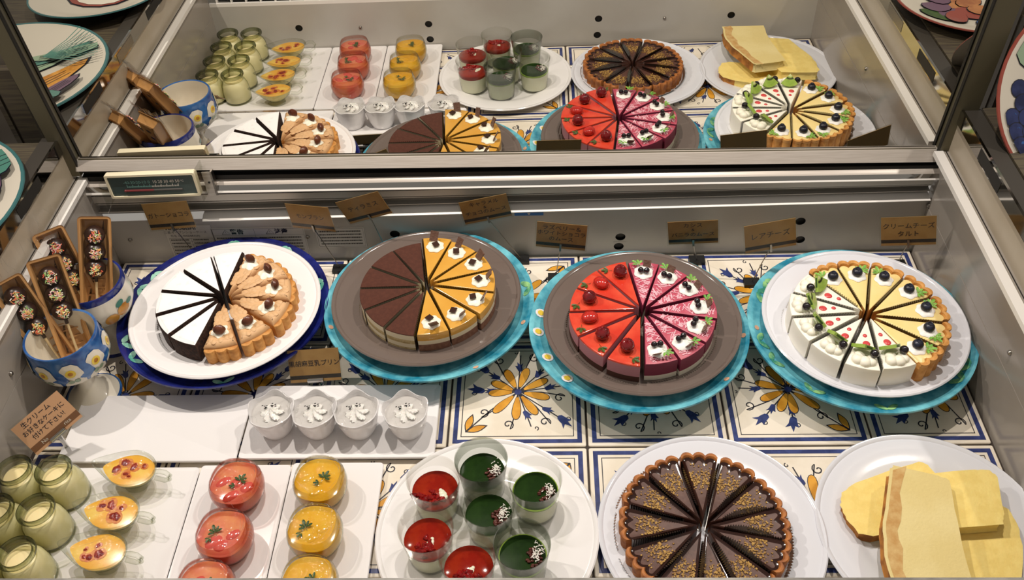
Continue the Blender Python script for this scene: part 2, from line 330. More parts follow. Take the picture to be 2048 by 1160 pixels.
m = MB(); m.box(XL-.06, XR+.06, YF-.088, YF-.078, -.45, .188, 'steel'); struct(m.build('trim_8'))
def side(x, s, zt, name):
    m = MB(); y0, y1 = YF, .012
    m.box(*sorted((x, x+s*.010)), y0, y1, -.006, .096, 'side'); m.box(*sorted((x+s*.0006, x+s*.010)), y0, y1, .0966, zt, 'side')
    struct(m.build(name))
side(XL, -1, .176, 'wall_left'); side(XR, 1, .192, 'wall_right')
def ledge(x, s, z, n):
    y0, y1 = YF-.02, .014
    m = MB(); m.box(*sorted((x-s*.010, x+s*.004)), y0, y1, z-.006, z+.002, 'white_trim'); struct(m.build('trim_%d' % n))
    m = MB(); m.box(*sorted((x+s*.004, x+s*.013)), y0, y1, z-.004, z+.0005, 'side'); m.box(*sorted((x+s*.008, x+s*.0095)), y0, y1, z+.0005, z+.001, 'groove')
    m.box(*sorted((x+s*.013, x+s*.018)), y0, .020, z-.01, z+.064, 'beige'); struct(m.build('baseboard_left' if s < 0 else 'baseboard_right'))
    m = MB(); zt = z+.064; m.box(*sorted((x+s*.012, x+s*.040)), y0, .020, zt-.001, zt+.010, 'counter'); m.box(*sorted((x+s*.010, x+s*.014)), y0, .019, zt-.012, zt+.012, 'chrome')
    for i in range(4): m.box(*sorted((x+s*.0095, x+s*.0099)), y0+.06+i*.17, y0+.14+i*.17, zt-.010, zt+.008, ['gold_plastic', 'black', 'steel', 'groove'][i])
    struct(m.build('trim_%d' % (n+1)))
ledge(-.812, -1, .178, 1); ledge(.562, 1, .194, 3)
m = MB(); m.box(-1.7, -.853, -1.0, .02, .20, .2435, 'wood_dark'); struct(m.build('trim_6')); m = MB(); m.box(.604, 1.5, -1.0, .02, .20, .270, 'wood_dark'); struct(m.build('trim_7'))
m = MB(); m.box(-1.7, -.852, .06, .08, .2, 1.0, 'out_panel'); m.box(-.90, -.868, .045, .06, .2, .36, 'wood_dark')
for i in range(5): m.box(-1.1+i*.045, -1.092+i*.045, .055, .06, .2, 1.0, 'wood_dark')
struct(m.build('wall_outer_left'))
m = MB(); m.box(.63, 1.5, .06, .08, .2, 1.0, 'out_panel'); m.box(.632, .668, .045, .06, .2, .40, 'wood_dark')
for i in range(5): m.box(.70+i*.045, .708+i*.045, .055, .06, .2, 1.0, 'wood_dark')
struct(m.build('wall_outer_right'))

# ------------------------------------------------------------------ mirror with its frame
def my(x, z): return (.0212+.01644*z+.0046*x)/.99986
mr = empty('mirror', (-.12, .03, .19)); tag(mr, 'large framed mirror at the back of the case, showing the cakes again', 'mirror')
def mpt(x, z, d=0): return (x+.12, my(x, z)+d-.03, z-.19)
def mbox(m, x0a, x1a, x0b, x1b, za0, za1, zb, d0, d1, k):  # bottom edge runs from (x0a,za0) to (x1a,za1)
    v = [mpt(x0a, za0, d0), mpt(x1a, za1, d0), mpt(x1b, zb, d0), mpt(x0b, zb, d0), mpt(x0a, za0, d1), mpt(x1a, za1, d1), mpt(x1b, zb, d1), mpt(x0b, zb, d1)]
    m.add(v, [(0, 1, 2, 3), (7, 6, 5, 4), (0, 4, 5, 1), (1, 5, 6, 2), (2, 6, 7, 3), (3, 7, 4, 0)], k)
m = MB(); m.add([mpt(-.81, .203), mpt(.562, .184), mpt(.575, .80), mpt(-.835, .80)], [(0, 1, 2, 3)], 'mirror'); m.build('mirror_glass', mr)
m = MB(); mbox(m, -.812, .563, -.812, .563, .1985, .1785, .1985, -.010, -.002, 'silver')
v = [mpt(-.812, .1975, -.017), mpt(.563, .1775, -.017), mpt(.563, .1930, -.006), mpt(-.812, .2100, -.006)]
m = MB(); m.add(v+[(p[0], p[1]+.012, p[2]) for p in v], [(0, 1, 2, 3), (0, 4, 5, 1), (1, 5, 6, 2), (3, 2, 6, 7), (0, 3, 7, 4)], 'silver')
v = [mpt(-.808, .2085, -.004), mpt(.559, .1910, -.004), mpt(.559, .1945, -.003), mpt(-.808, .2125, -.003)]; m.add(v, [(0, 1, 2, 3)], 'olive')
m.build('frame_rail', mr)
m = MB(); mbox(m, -.835, -.810, -.868, -.836, .184, .184, .80, -.012, .004, 'olive'); mbox(m, -.8105, -.8085, -.837, -.835, .200, .200, .80, -.0125, -.006, 'groove'); m.build('frame_post', mr)
m = MB(); mbox(m, .561, .596, .576, .612, .176, .176, .80, -.012, .004, 'olive'); mbox(m, .559, .561, .574, .576, .190, .190, .80, -.0125, -.006, 'groove'); m.build('frame_post', mr)

# ------------------------------------------------------------------ air outlet and rails between back wall and mirror
av = empty('air_vent', (-.12, 0, .104)); tag(av, 'grey slotted cold air outlet running along the back wall under the mirror', 'air vent')
def strips(prof, mats, parent, name, x0=-.81, x1=.563):
    m = MB(); n = 8; xs = [x0+(x1-x0)*i/n for i in range(n+1)]
    rows = [[(x+.12, y, zs(z, x)-.104) for x in xs] for y, z in prof]
    m.quadgrid(list(reversed(rows)), list(reversed(mats)), closed=False); return m.build(name, parent)
strips([(.0005, .1035), (-.008, .1040), (-.0085, .1055), (.002, .1095), (.012, .1095)], ['white_trim']*4, av, 'front_lip', x0=-.63)
strips([(.012, .1095), (.012, .1105), (.004, .117), (.004, .1185), (.014, .1185), (.014, .122), (.006, .1295), (.006, .131), (.014, .131)], ['louver_dark', 'louver_dark', 'louver', 'louver_dark', 'louver_dark', 'louver_dark', 'louver', 'louver_dark'], av, 'louver')
rl = empty('rail', (-.12, 0, .104)); tag(rl, 'polished steel rail above the air outlet and below the mirror', 'rail')
strips([(.012, .131), (.004, .134), (.004, .1455), (.005, .1456)], ['louver', 'louver', 'louver_dark'], rl, 'backing')
strips([(.005, .1455), (-.001, .154)], ['chrome'], rl, 'polished_strip'); strips([(-.001, .154), (-.006, .1545), (-.0065, .1560), (-.0045, .1580), (.000, .1650), (.009, .1690), (.010, .1760)], ['chrome', 'white_trim', 'white_trim', 'chrome', 'silver', 'black'], rl, 'bar', x1=.569)
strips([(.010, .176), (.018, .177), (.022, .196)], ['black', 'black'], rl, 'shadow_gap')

# ------------------------------------------------------------------ thermometer, labels, screws
th = empty('thermometer', (-.684, -.016, .160), rot=(R(-6), R(-1.2), 0)); tag(th, 'long grey thermometer in a cream frame, clipped under the mirror on the left', 'thermometer')
m = MB()
for o, i, z0 in ((rrect(-.074, .074, 0, .044, .003, 2), rrect(-.070, .070, .004, .040, .002, 2), 0),):
    m.rows([loop(o, -.006), loop(o, .004), loop(inset(o, .0005), .005), loop(i, .005), loop(i, .0025)], 'cream_plastic', 'cream_plastic')
m.build('frame', th, rot=(pi/2, 0, 0))
m = MB(); m.add(loop(rrect(-.0702, .0702, .0038, .0402, .002, 2), .0026), [tuple(range(12))], 'dial')
for i in range(46):
    x = -.042+.084*i/45; big = i % 5 == 0; m.box(x-.0003, x+.0003, .019, .0245 if big else .0215, .0027, .0030, 'teal_ink' if i < 22 else 'white_ink')
for i, s in enumerate(('-40', '-30', '-20', '-10', '0', '10', '20', '30', '40', '50', '℃')):
    vs, fs = text_mb(s, .0075 if i < 10 else .005, .003, cx=-.042+.084*i/9 if i < 10 else .050, cy=.0285); m.add(vs, fs, 'teal_ink' if i < 5 else 'white_ink')
m.build('dial', th, rot=(pi/2, 0, 0))
m = MB(); m.tube([(-.047, .0135, .003), (.047, .0135, .003)], .0018, 'grey_ink'); m.tube([(-.047, .0135, .0034), (0.0, .0135, .0034)], .0019, 'red_ink'); m.blob((-.047, .0135, .0034), .0024, .0024, .0022, 'red_ink'); m.build('red_column', th, rot=(pi/2, 0, 0))
m = MB(); m.box(-.084, .080, -.004, .0, .006, .0075, 'plastic'); m.box(.078, .0795, -.006, .052, -.02, .012, 'plastic'); m.box(-.085, -.0835, -.016, .03, -.02, .008, 'plastic'); m.build('acrylic_holder', th, rot=(pi/2, 0, 0))
m = MB(); m.box(.080, .096, -.008, .036, -.010, -.008, 'steel'); m.box(.093, .096, -.008, .036, -.018, -.008, 'steel'); m.lathe([(0, -.0075), (.002, -.0075), (.002, -.0079)], 'black', 10, c=(.088, .017)); m.build('bracket', th, rot=(pi/2, 0, 0))
def sticker(name, x, z, wd, h, label, items, tilt=0, bg='label'):
    o = empty(name, (x, -.0008, z), rot=(pi/2, 0, 0)); tag(o, label, 'label')
    m = MB(); m.box(-wd/2, wd/2, -h/2, h/2, -.0006, 0, bg); m.build('paper', o)
    m = MB()
    for it in items:
        if it[0] == 't': vs, fs = text_mb(it[1], it[2], .0002, cx=it[3], cy=it[4], bold=it[5] if len(it) > 5 else 0); m.add(vs, fs, 'ink')
        elif it[0] == 'l': m.stroke(it[1], it[2], .0002, 'grey_ink')
        elif it[0] == 'b':
            x0, x1, y, hh = it[1:]; xx = x0
            while xx < x1: l = random.uniform(.001, .003); m.box(xx, min(xx+l, x1), y-hh/2, y+hh/2, .0001, .0002, 'grey_ink'); xx += l+.0006
    m.build('print', o); return o
def rect(x0, x1, y0, y1): return [(x0, y0), (x1, y0), (x1, y1), (x0, y1), (x0, y0)]
it = [('t', 'MITSUBISHI', .0105, -.012, .034, .0003), ('t', '三菱オープンショーケース', .0062, -.006, .0245), ('t', '形名 OS-905DBRA(A)', .0055, -.008, .0165)]
it += [('l', rect(-.038, .038, -.034, .011), .0006)]+[('l', [(-.038, y), (.038, y)], .0004) for y in (.004, -.004, -.012, -.020, -.028)]+[('l', [(0.0, -.034), (0.0, .011)], .0004)]
for y in (.0075, 0, -.008, -.016, -.024, -.031): it += [('b', -.036, -.004, y, .003), ('b', .003, .030, y, .003)]
sticker('rating_label', -.664, .043, .082, .080, 'white rating label with maker name and table on the back wall', it)
it = [('l', rect(-.078, .078, -.030, .030), .0006), ('l', [(-.006, -.030), (-.006, .030)], .0004), ('l', [(-.078, .016), (.078, .016)], .0004), ('t', '警告', .0115, -.036, .023, .0004), ('t', '注意', .0115, .040, .023, .0004), ('t', '!', .007, -.0555, .0225), ('t', '!', .007, .0205, .0225)]
it += [('l', [(cx-.007, .0185), (cx+.007, .0185), (cx, .0285), (cx-.007, .0185)], .0009) for cx in (-.0555, .0205)]
for y in (.010, .003, -.004, -.011, -.018): it += [('b', -.074, -.012, y, .0028), ('b', 0, .072, y, .0028)]
sticker('warning_label', -.545, .043, .160, .064, 'wide printed warning and caution label behind the sugar dusted cake', it)
it = [('l', rect(-.040, .040, -.020, .020), .0006)]
for y in (.014, .007, 0, -.007, -.014): it += [('b', -.036, .036, y, .003)]
sticker('notice_label', -.405, .050, .084, .044, 'small boxed notice label behind the tiramisu price card', it)
o = empty('load_line_tape', (-.083, -.0008, .0945), rot=(pi/2, 0, R(0))); tag(o, 'blue tape strip with a downward arrow under the white lip', 'tape')
m = MB(); m.box(-.024, .024, -.003, .003, -.0005, 0, 'blue_tape'); m.build('strip', o); m = MB(); m.poly([(-.005, .0045), (0, -.004), (.005, .0045)], .0003, 'blue_tape'); m.poly([(-.0028, .0032), (0, -.0018), (.0028, .0032)], .0005, 'label'); m.build('arrow', o)
def screw(loc, rot, lab):
    m = MB(); m.lathe([(0, .003), (.002, .003), (.0032, .002), (.0038, 0), (.0038, -.003)], 'steel', 14); o = m.build('wall_screw', None, loc=loc, rot=rot); tag(o, lab, 'screw', 'screws in the walls of the case')
screw((XR, -.340, .124), (0, -pi/2, 0), 'steel screw head on the right wall beside the white cheesecake'); screw((XR, -.004, .101), (0, -pi/2, 0), 'steel screw head at the far back corner of the right wall')
screw((XL, -.352, .117), (0, pi/2, 0), 'steel screw head on the left wall beside the blue goblet'); screw((-.771, 0, .052), (pi/2, 0, 0), 'steel screw head on the back wall left of the rating label')
screw((-.462, 0, .052), (pi/2, 0, 0), 'steel screw head on the back wall between the printed labels')
for x, l in ((-.471, 'left'), (.226, 'right')): screw((x, YF, .058), (-pi/2, 0, 0), 'steel screw head on the front wall, %s one seen in the mirror' % l)

# ------------------------------------------------------------------ plates, stands, trays
PLATE = [(0, .006), (.086, .006), (.092, .0068), (.097, .0095), (.108, .0118), (.138, .0158), (.1405, .0156), (.1425, .0176), (.146, .0182), (.1478, .0168), (.1474, .0150), (.140, .0128), (.108, .0080), (.094, .003), (.086, .0), (.080, .0), (.078, .0015), (0, .0015)]
def plate(x, y, z, k, label, s=1.0, tilt=(0, 0)):
    m = MB(); m.lathe([(r*s, zz) for r, zz in PLATE], k, 72); o = m.build('plate', None, 45, (x, y, z), (tilt[0], tilt[1], 0)); tag(o, label, 'plate', 'round dinner plates'); return o
STAND = [(0, .046), (.118, .046), (.145, .0478), (.156, .0515), (.162, .0550), (.1650, .0548), (.1655, .0520), (.160, .0468), (.12, .0405), (.06, .036), (.036, .030), (.030, .014), (.055, .004), (.060, .002), (.060, 0), (0, 0)]
def sz(r):
    for (r0, z0), (r1, z1) in zip(STAND[1:], STAND[2:6]):
        if r0 <= r <= r1: return z0+(z1-z0)*(r-r0)/(r1-r0)+.0006
    return .0555
def stand(x, y, k, label, decals):
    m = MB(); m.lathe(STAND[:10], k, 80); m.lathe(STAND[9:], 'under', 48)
    for a, r, kind in decals:
        ca, sa = cos(R(a)), sin(R(a))
        def drape(pts, dz, kk): m.add([(lambda rr, tt: (rr*cos(tt), rr*sin(tt), sz(rr)+dz))(math.hypot(r+p, q), R(a)+math.atan2(q, r+p)) for p, q in pts], [tuple(range(len(pts)))], kk)
        circ = lambda rr, ox=0, oy=0: [(ox+rr*cos(2*pi*i/12), oy+rr*sin(2*pi*i/12)) for i in range(12)]
        if kind == 'daisy': drape(circ(.0085), .0003, 'white_china'); drape(circ(.0050), .0012, 'yolk')
        elif kind == 'chip': drape([(p*1.0, q*1.3) for p, q in circ(.0035)], .0002, 'chip')
        else:
            kk = 'leafmint' if kind == 'mint' else 'leafgreen'
            for o_, d in ((-.010, .9), (.010, -.9)):
                drape([(.010*cos(u)*cos(d)-.0045*sin(u)*sin(d), o_*.8+.010*cos(u)*sin(d)+.0045*sin(u)*cos(d)) for u in [2*pi*i/12 for i in range(12)]], .0003, kk)
    o = m.build('cake_stand', None, 40, (x, y, .0005)); tag(o, label, 'cake stand', 'glazed pottery cake stands'); return o
stand(-.565, -.167, 'cobalt', 'cobalt blue pottery cake stand with mint leaves under a white plate', [(a, .152, 'mint') for a in (98, 62, 150, 163, 207, 222, 283, 20)])
stand(-.240, -.158, 'turquoise', 'turquoise pottery cake stand under the tiramisu plate', [(200, .157, 'chip'), (300, .16, 'chip'), (10, .155, 'leaf'), (342, .156, 'chip')])
stand(.0825, -.217, 'turquoise', 'turquoise pottery cake stand with daisies under the red and pink cake', [(168, .150, 'daisy'), (183, .151, 'daisy'), (203, .149, 'daisy'), (222, .147, 'daisy'), (318, .158, 'chip'), (120, .15, 'chip'), (352, .156, 'chip')])
stand(.412, -.222, 'turquoise', 'turquoise pottery cake stand with green leaves under the white cheesecake', [(a, .151, 'leaf') for a in (142, 152, 190, 205, 270, 318, 330, 22, 232, 100)]+[(180, .152, 'chip')])
PZ = .0530
plate(-.556, -.178, PZ, 'white_china', 'white plate holding the powdered chocolate and chestnut cake')
plate(-.243, -.159, PZ, 'grey_china', 'taupe grey plate holding the cocoa dusted and caramel cake')
plate(.087, -.217, PZ, 'grey_china', 'taupe grey plate holding the red glazed and pink cake')
plate(.414, -.223, PZ, 'blue_china', 'pale blue white plate holding the kiwi topped cake and blueberry tart')
plate(-.136, -.543, .001, 'white_china', 'white plate holding seven clear dessert cups', .985)
plate(.153, -.541, .001, 'blue_china', 'white plate holding the chocolate tart in the front row', .985)
plate(.433, -.541, .001, 'blue_china', 'white plate holding yellow pound cake slices', .985)
def tray(x0, x1, y0, y1, label, z=.001, well=True):
    o = rrect(x0, x1, y0, y1, .006, 4); m = MB(); cx, cy = (x0+x1)/2, (y0+y1)/2
    q = lambda d, zz: loop(rrect(x0+d, x1-d, y0+d, y1-d, max(.006-d, .0012), 4), zz)
    L = [q(.010, z), q(.002, z+.004), q(0, z+.009), q(.001, z+.0105), q(.0045, z+.0105)]+([q(.009, z+.0085)] if well else [q(.006, z+.0102)])
    L = [[(a-cx, b-cy, c) for a, b, c in l] for l in L]
    m.rows(L, 'white_china', 'white_china', 'white_china'); b = m.build('serving_tray', None, 40, (cx, cy, 0)); tag(b, label, 'tray', 'white rectangular serving trays'); return b
tray(-.756, -.4965, -.428, -.308, 'empty white rectangular tray beside the blue goblet', well=False)
tray(-.4945, -.215, -.424, -.292, 'white rectangular tray under the four sesame puddings')
tray(-.800, -.5435, -.703, -.437, 'white rectangular tray under pudding jars and glass boats', well=False)
tray(-.5425, -.4145, -.703, -.434, 'white rectangular tray under the pink jellies', well=False)
tray(-.4135, -.2845, -.703, -.431, 'white rectangular tray under the yellow jellies', well=False)

# ------------------------------------------------------------------ cake slices
def outline(r, half, n=10, scal=0.0, lobes=3, tip=.003):
    o = [(tip/ max(sin(half), .2)*.5, 0.0)]
    for i in range(n+1):
        a = -half+2*half*i/n; rr = r*(1+scal*(abs(sin(pi*lobes*i/n))**.7-.5)) if scal else r
        o.append((rr*cos(a), rr*sin(a)))
    return o
def body(parent, name, r, half, levels, cap, scal=0, lobes=3, n=10, rnd=.0025):
    # levels: list of (z, material below->that z)
    o = outline(r, half, n, scal, lobes); m = MB(); L = [loop(o, levels[0][0])]; ks = []
    for z, k in levels[1:-1]: L.append(loop(o, z)); ks.append(k)
    z, k = levels[-1]; L += [loop(o, z-rnd), loop(inset(o, rnd*.3), z-rnd*.3), loop(inset(o, rnd), z)]; ks += [k, k, cap]
    m.rows(L, ks, levels[0][1], cap); return m.build(name, parent, 35)
def foil(parent, r, half, z=0.0, flare=.007, h=.006):
    m = MB(); n = 26; A = []; B = []; D = [(0.004, 0, z+.0003)]
    for i in range(n+1):
        a = -half+2*half*i/n; zz = .0022*(i % 2); D.append(((r+.001)*cos(a), (r+.001)*sin(a), z+.0003)); A.append(((r+.002)*cos(a), (r+.002)*sin(a), z+.0008)); B.append(((r+flare-zz)*cos(a), (r+flare-zz)*sin(a), z+h-(i % 2)*.0015))
    m.quadgrid([A, B], 'foil', closed=False); m.add(D, [tuple(range(len(D)))], 'foil'); return m.build('foil_paper', parent, 10)
def film(parent, r, half, z0, z1, side=1, r0=.012, amp=.0016, over=.004, lean=.0, k='strip_film'):
    m = MB(); n = 46; a = half*side; nx, ny = -sin(a)*side, cos(a)*side; A = []; B = []; D = []
    for i in range(n+1):
        rr = r0+(r-r0)*i/n; d = .0006+(amp if i % 2 else -amp*.3); g = sin(pi*min(1, i/n*1.15))**.6
        A.append((rr*cos(a)+nx*.0005, rr*sin(a)+ny*.0005, z0)); B.append((rr*cos(a)+nx*d, rr*sin(a)+ny*d, z1+.0008)); D.append((rr*cos(a)+nx*(d+lean*g), rr*sin(a)+ny*(d+lean*g), z1+over*(.35+.65*g)+(.0008 if i % 2 else 0)))
    m.quadgrid([A, B, D], k, closed=False); return m.build('film_strip', parent, 10)
def swirl(m, x, y, z, r, h, k, lob=6, tw=.5, amp=.12, peak=.1):
    prof = [(1, 0), (1.08, .14), (1.0, .32), (.72, .55), (.45, .75), (.2, .92), (0, 1.0+peak)]; n = lob*5; rows = []
    for i, (pr, pz) in enumerate(prof): rows.append([(x+r*pr*(1+amp*cos(lob*(a+tw*pz)))*cos(a), y+r*pr*(1+amp*cos(lob*(a+tw*pz)))*sin(a), z+h*pz) for a in [2*pi*j/n for j in range(n)]])
    m.quadgrid(rows, k)
def leafspray(m, x, y, z, s, k, n=5, a0=0.0, seed=1):
    rnd = random.Random(seed)
    for i in range(n):
        a = a0+(i-(n-1)/2)*.75; L = s*(1 if i == n//2 else .8); bx, by = x+.15*L*cos(a), y+.15*L*sin(a); pts = []
        for u, wd in ((0, .04), (.25, .16), (.35, .10), (.5, .27), (.6, .16), (.78, .2), (1.0, 0)): pts.append((u, wd))
        P = [(bx+L*u*cos(a)-L*wd*sin(a), by+L*u*sin(a)+L*wd*cos(a), z+.0012+L*.28*u*(1-u*.5)+wd*L*.25) for u, wd in pts]+[(bx+L*u*cos(a)+L*wd*sin(a), by+L*u*sin(a)-L*wd*cos(a), z+.0012+L*.28*u*(1-u*.5)+wd*L*.25) for u, wd in reversed(pts[:-1])]
        M_ = [(bx+L*u*cos(a), by+L*u*sin(a), z+.001+L*.28*u*(1-u*.5)) for u, wd in pts]; n_ = len(pts)
        vs = M_+P; fs = [(j, j+1, n_+j+1, n_+j) for j in range(n_-1)]
        Rr = [n_+n_-1]+list(range(n_+n_, 2*n_+n_-1)); Rr = list(reversed(Rr)); fs += [(j+1, j, Rr[j], Rr[j+1]) for j in range(n_-1)]
        m.add(vs, fs, k)
    m.tube([(x-s*.5*cos(a0), y-s*.5*sin(a0), z+.0012), (x, y, z+.002), (x+s*.2*cos(a0), y+s*.2*sin(a0), z+.003)], s*.03, k, 5)
def slab(m, c, u, v, wd, h, th, k):
    c, u, v = Vector(c), Vector(u).normalized(), Vector(v).normalized(); v = (v-u*u.dot(v)).normalized(); nn = u.cross(v)
    P = [c+u*a*wd/2+v*b*h/2+nn*d*th/2 for d in (-1, 1) for a, b in ((-1, -1), (1, -1), (1, 1), (-1, 1))]
    m.add([tuple(p) for p in P], [(3, 2, 1, 0), (4, 5, 6, 7), (0, 1, 5, 4), (1, 2, 6, 5), (2, 3, 7, 6), (3, 0, 4, 7)], k)
def bumpy(d, a, t): return 1+.06*(cos(9*a+(2 if int(t*4) % 2 else 0))*cos(9*t))
def place(proto, cx, cy, z, angs, off, labs, grp, cat, rj=0):
    for i, (a, lab) in enumerate(zip(angs, labs)):
        d = off+random.uniform(-rj, rj); loc = (cx+d*cos(R(a)), cy+d*sin(R(a)), z); pr = proto[i % len(proto)]
        if i < len(proto): o = pr; o.location = loc; o.rotation_euler = (0, 0, R(a))
        else: o = dup(pr, loc, R(a))
        tag(o, lab, cat, grp)
CZ = PZ+.0064   # top of a plate standing on a stand
NB = {'gateau': 'powdered sugar chocolate cake slice', 'mont': 'chestnut cream tart slice', 'tira': 'cocoa dusted tiramisu slice', 'cara': 'caramel mousse cake slice', 'rasp': 'red glazed raspberry cake slice', 'cass': 'pink striped cassis cake slice', 'rare': 'white cheesecake slice with kiwi', 'tart': 'cream cheese tart slice with blueberry', 'ctart': 'chocolate tart slice with nut crumbs'}
def labs(key, n, start, sense): return ['%s, %s %s from %s' % (NB[key], ORD[i], sense, start) for i in range(n)]
def empt(n): return empty(n, (0, 0, 0))
# powdered chocolate cake
H = R(13.45)
p = empt('chocolate_cake_slice'); b = body(p, 'cake_body', .098, R(14.4), [(.001, 'gateau'), (.020, 'gateau'), (.041, 'gateau')], 'sugar', n=8, rnd=.006); foil(p, .098, R(14), h=.007)
place([p], -.549, -.187, CZ, [100, 129, 158, 187, 217, 247], .005, labs('gateau', 6, 'the back centre cut', 'anticlockwise'), 'powdered slices of the first cake', 'cake slice', .002)
def mont_proto():
    p = empt('chestnut_tart_slice'); body(p, 'tart_crust', .101, R(14.8), [(.001, 'crust'), (.010, 'crust'), (.031, 'crust')], 'crust', .05, 3, 18, .002)
    o = outline(.096, R(14.6), 10); m = MB(); m.rows([loop(o, .030), loop(o, .034), loop(inset(o, .003), .038), loop(inset(o, .007), .0395)], 'montblanc', None, 'montblanc')
    for i in range(26): x = .02+.07*random.random(); a = random.uniform(-.19, .19); m.blob((x*cos(a), x*sin(a), .0386), .006, .0045, .0022, 'montblanc', 10, 5)
    m.build('chestnut_cream', p); foil(p, .102, R(13.5))
    m = MB(); swirl(m, .070, 0, .039, .0115, .007, 'cream', 5, .8, .16); d = m.build('cream_dollop', p)
    m = MB(); m.blob((.0735, .001, .0485), .0072, .0095, .0085, 'chestnut', 12, 8, lambda d, a, t: .75 if d[0] < -.3 else 1.0); m.build('chestnut_piece', p); return p
place([mont_proto()], -.549, -.187, CZ, [70, 40.5, 11, -19, -49.5, -80], .005, labs('mont', 6, 'the back centre cut', 'clockwise'), 'chestnut slices of the first cake', 'cake slice', .002)
# tiramisu and caramel
p = empt('tiramisu_slice'); body(p, 'cake_body', .098, R(13.45), [(.001, 'sponge'), (.010, 'sponge'), (.018, 'mascarpone'), (.026, 'sponge'), (.036, 'mascarpone'), (.0375, 'cocoa')], 'cocoa', n=8, rnd=.0015); foil(p, .098, R(13.45), flare=.006); film(p, .098, R(13.45), .004, .037, 1, over=.002)
place([p], -.239, -.170, CZ, [112.8, 139.5, 167, 194.5, 222.5, 251.5], .005, labs('tira', 6, 'the back centre cut', 'anticlockwise'), 'tiramisu slices of the second cake', 'cake slice', .0025)
def cara_proto(v):
    p = empt('caramel_cake_slice'); body(p, 'cake_body', .100, R(13.45), [(.001, 'sponge_dark'), (.008, 'choc_mousse'), (.020, 'choc_mousse'), (.028, 'mascarpone'), (.042, 'caramel')], 'caramel', n=8, rnd=.0015)
    foil(p, .100, R(13.45), flare=.006); film(p, .099, R(13.45), .004, .041, 1, over=.002)
    m = MB(); swirl(m, .078, .0, .0418, .013, .007, 'cream', 7, .3, .07, .0); m.build('cream_dollop', p)
    m = MB(); slab(m, (.075, -.002, .0505), (1, .7, .12), (-.7, 1, 0), .0095, .0095, .002, 'choc'); m.build('chocolate_square', p)
    m = MB(); slab(m, (.091, .003, .0530), (0, 1, .2), (.55, 0, 1), .013 if v else .010, .017, .0015, 'choc_sheet'); m.build('chocolate_plaque', p); return p
place([cara_proto(1), cara_proto(0)], -.239, -.170, CZ, [85, 58.3, 31, 3.5, -24, -52, -79.5], .005, labs('cara', 7, 'the back centre cut', 'clockwise'), 'caramel slices of the second cake', 'cake slice', .0025)
# raspberry and cassis
def rasp_proto(v):
    p = empt('raspberry_cake_slice'); body(p, 'cake_body', .102, R(13.45), [(.001, 'sponge_dark'), (.005, 'white_mousse'), (.018, 'sponge_dark'), (.022, 'pink_mousse'), (.039, 'pink_mousse'), (.042, 'raspberry_glaze')], 'raspberry_glaze', n=8, rnd=.0018); foil(p, .102, R(13.45), flare=.006, h=.009)
    m = MB()
    if v == 0: m.blob((.075, -.002, .0495), .0105, .0105, .0115, 'berry', 18, 12, lambda d, a, t: (1+.07*cos(8*a+3*(int((t+2)*3) % 2))*abs(cos(5*t)))*(1-.18*max(0, -d[2])))
    else: m.blob((.074, -.002, .0475), .0125, .0105, .0075, 'strawberry', 16, 10, lambda d, a, t: 1+.02*cos(9*a)*cos(7*t))
    m.build('raspberry' if v == 0 else 'strawberry_half', p)
    m = MB(); leafspray(m, .090, .010, .0418, .011, 'leaf_dark', 3, 1.2, v); m.build('herb_leaf', p); return p
pr = [rasp_proto(0), rasp_proto(1)]
lb = labs('rasp', 6, 'the back centre cut', 'anticlockwise'); AN = [112.5, 139.5, 167, 194.5, 222, 251]
for i in range(6):
    o = pr[0] if i == 0 else pr[1] if i == 1 else dup(pr[0 if i in (4, 5) else 1] if i != 2 else pr[0], (0, 0, 0)); d = .005+random.uniform(-.0015, .0015)
    o.location = (.0855+d*cos(R(AN[i])), -.230+d*sin(R(AN[i])), CZ); o.rotation_euler = (0, 0, R(AN[i])); tag(o, lb[i], 'cake slice', 'raspberry slices of the third cake')
def cass_proto(v):
    p = empt('cassis_cake_slice'); o = body(p, 'cake_body', .101, R(13.45), [(.001, 'white_mousse'), (.016, 'white_mousse'), (.030, 'cassis_side'), (.041, 'cassis_side')], 'cassis', n=8, rnd=.0018); foil(p, .101, R(13.45), flare=.006, h=.009)
    m = MB(); rnd = random.Random(v+3)
    for i in range(62):
        x = rnd.uniform(.022, .097); a = rnd.uniform(-1, 1)*.17; d = rnd.choice((1.1, 1.25, .95, 2.2, 2.0)); l = rnd.uniform(.008, .022); P = []
        for j in range(5):
            q = (x*cos(a)+l*(j/4-.5)*cos(d)+.0006*sin(j*2), x*sin(a)+l*(j/4-.5)*sin(d)); rr = math.hypot(*q)
            if .012 < rr < .0985 and abs(math.atan2(q[1], q[0])) < R(11.2): P.append(q)
        if len(P) > 1: m.stroke(P, .0011, .0413+i*.00001, 'pink_line')
    m.build('icing_lines', p)
    m = MB(); swirl(m, .077, .0, .0412, .0135, .0065, 'white_cream', 6, .3, .06, -.1); m.build('cream_dollop', p)
    for yy in (-.0045, .0045):
        m = MB(); m.blob((.073, yy, .0505), .0046, .0046, .0046, 'currant', 12, 8); m.build('blackcurrant', p)
    m = MB(); leafspray(m, .087, .008, .0470, .011, 'leaf', 4, .6, v); m.build('herb_leaf', p)
    m = MB(); slab(m, (.090, -.005 if v else .001, .0490), (0, 1, .1), (.7, 0, 1), .012, .010, .0014, 'choc_sheet'); m.build('chocolate_plaque', p); return p
place([cass_proto(1), cass_proto(0)], .0855, -.230, CZ, [84.5, 57.5, 30.5, 3, -24.5, -52, -79.5], .005, labs('cass', 7, 'the back centre cut', 'clockwise'), 'cassis slices of the third cake', 'cake slice', .0025)
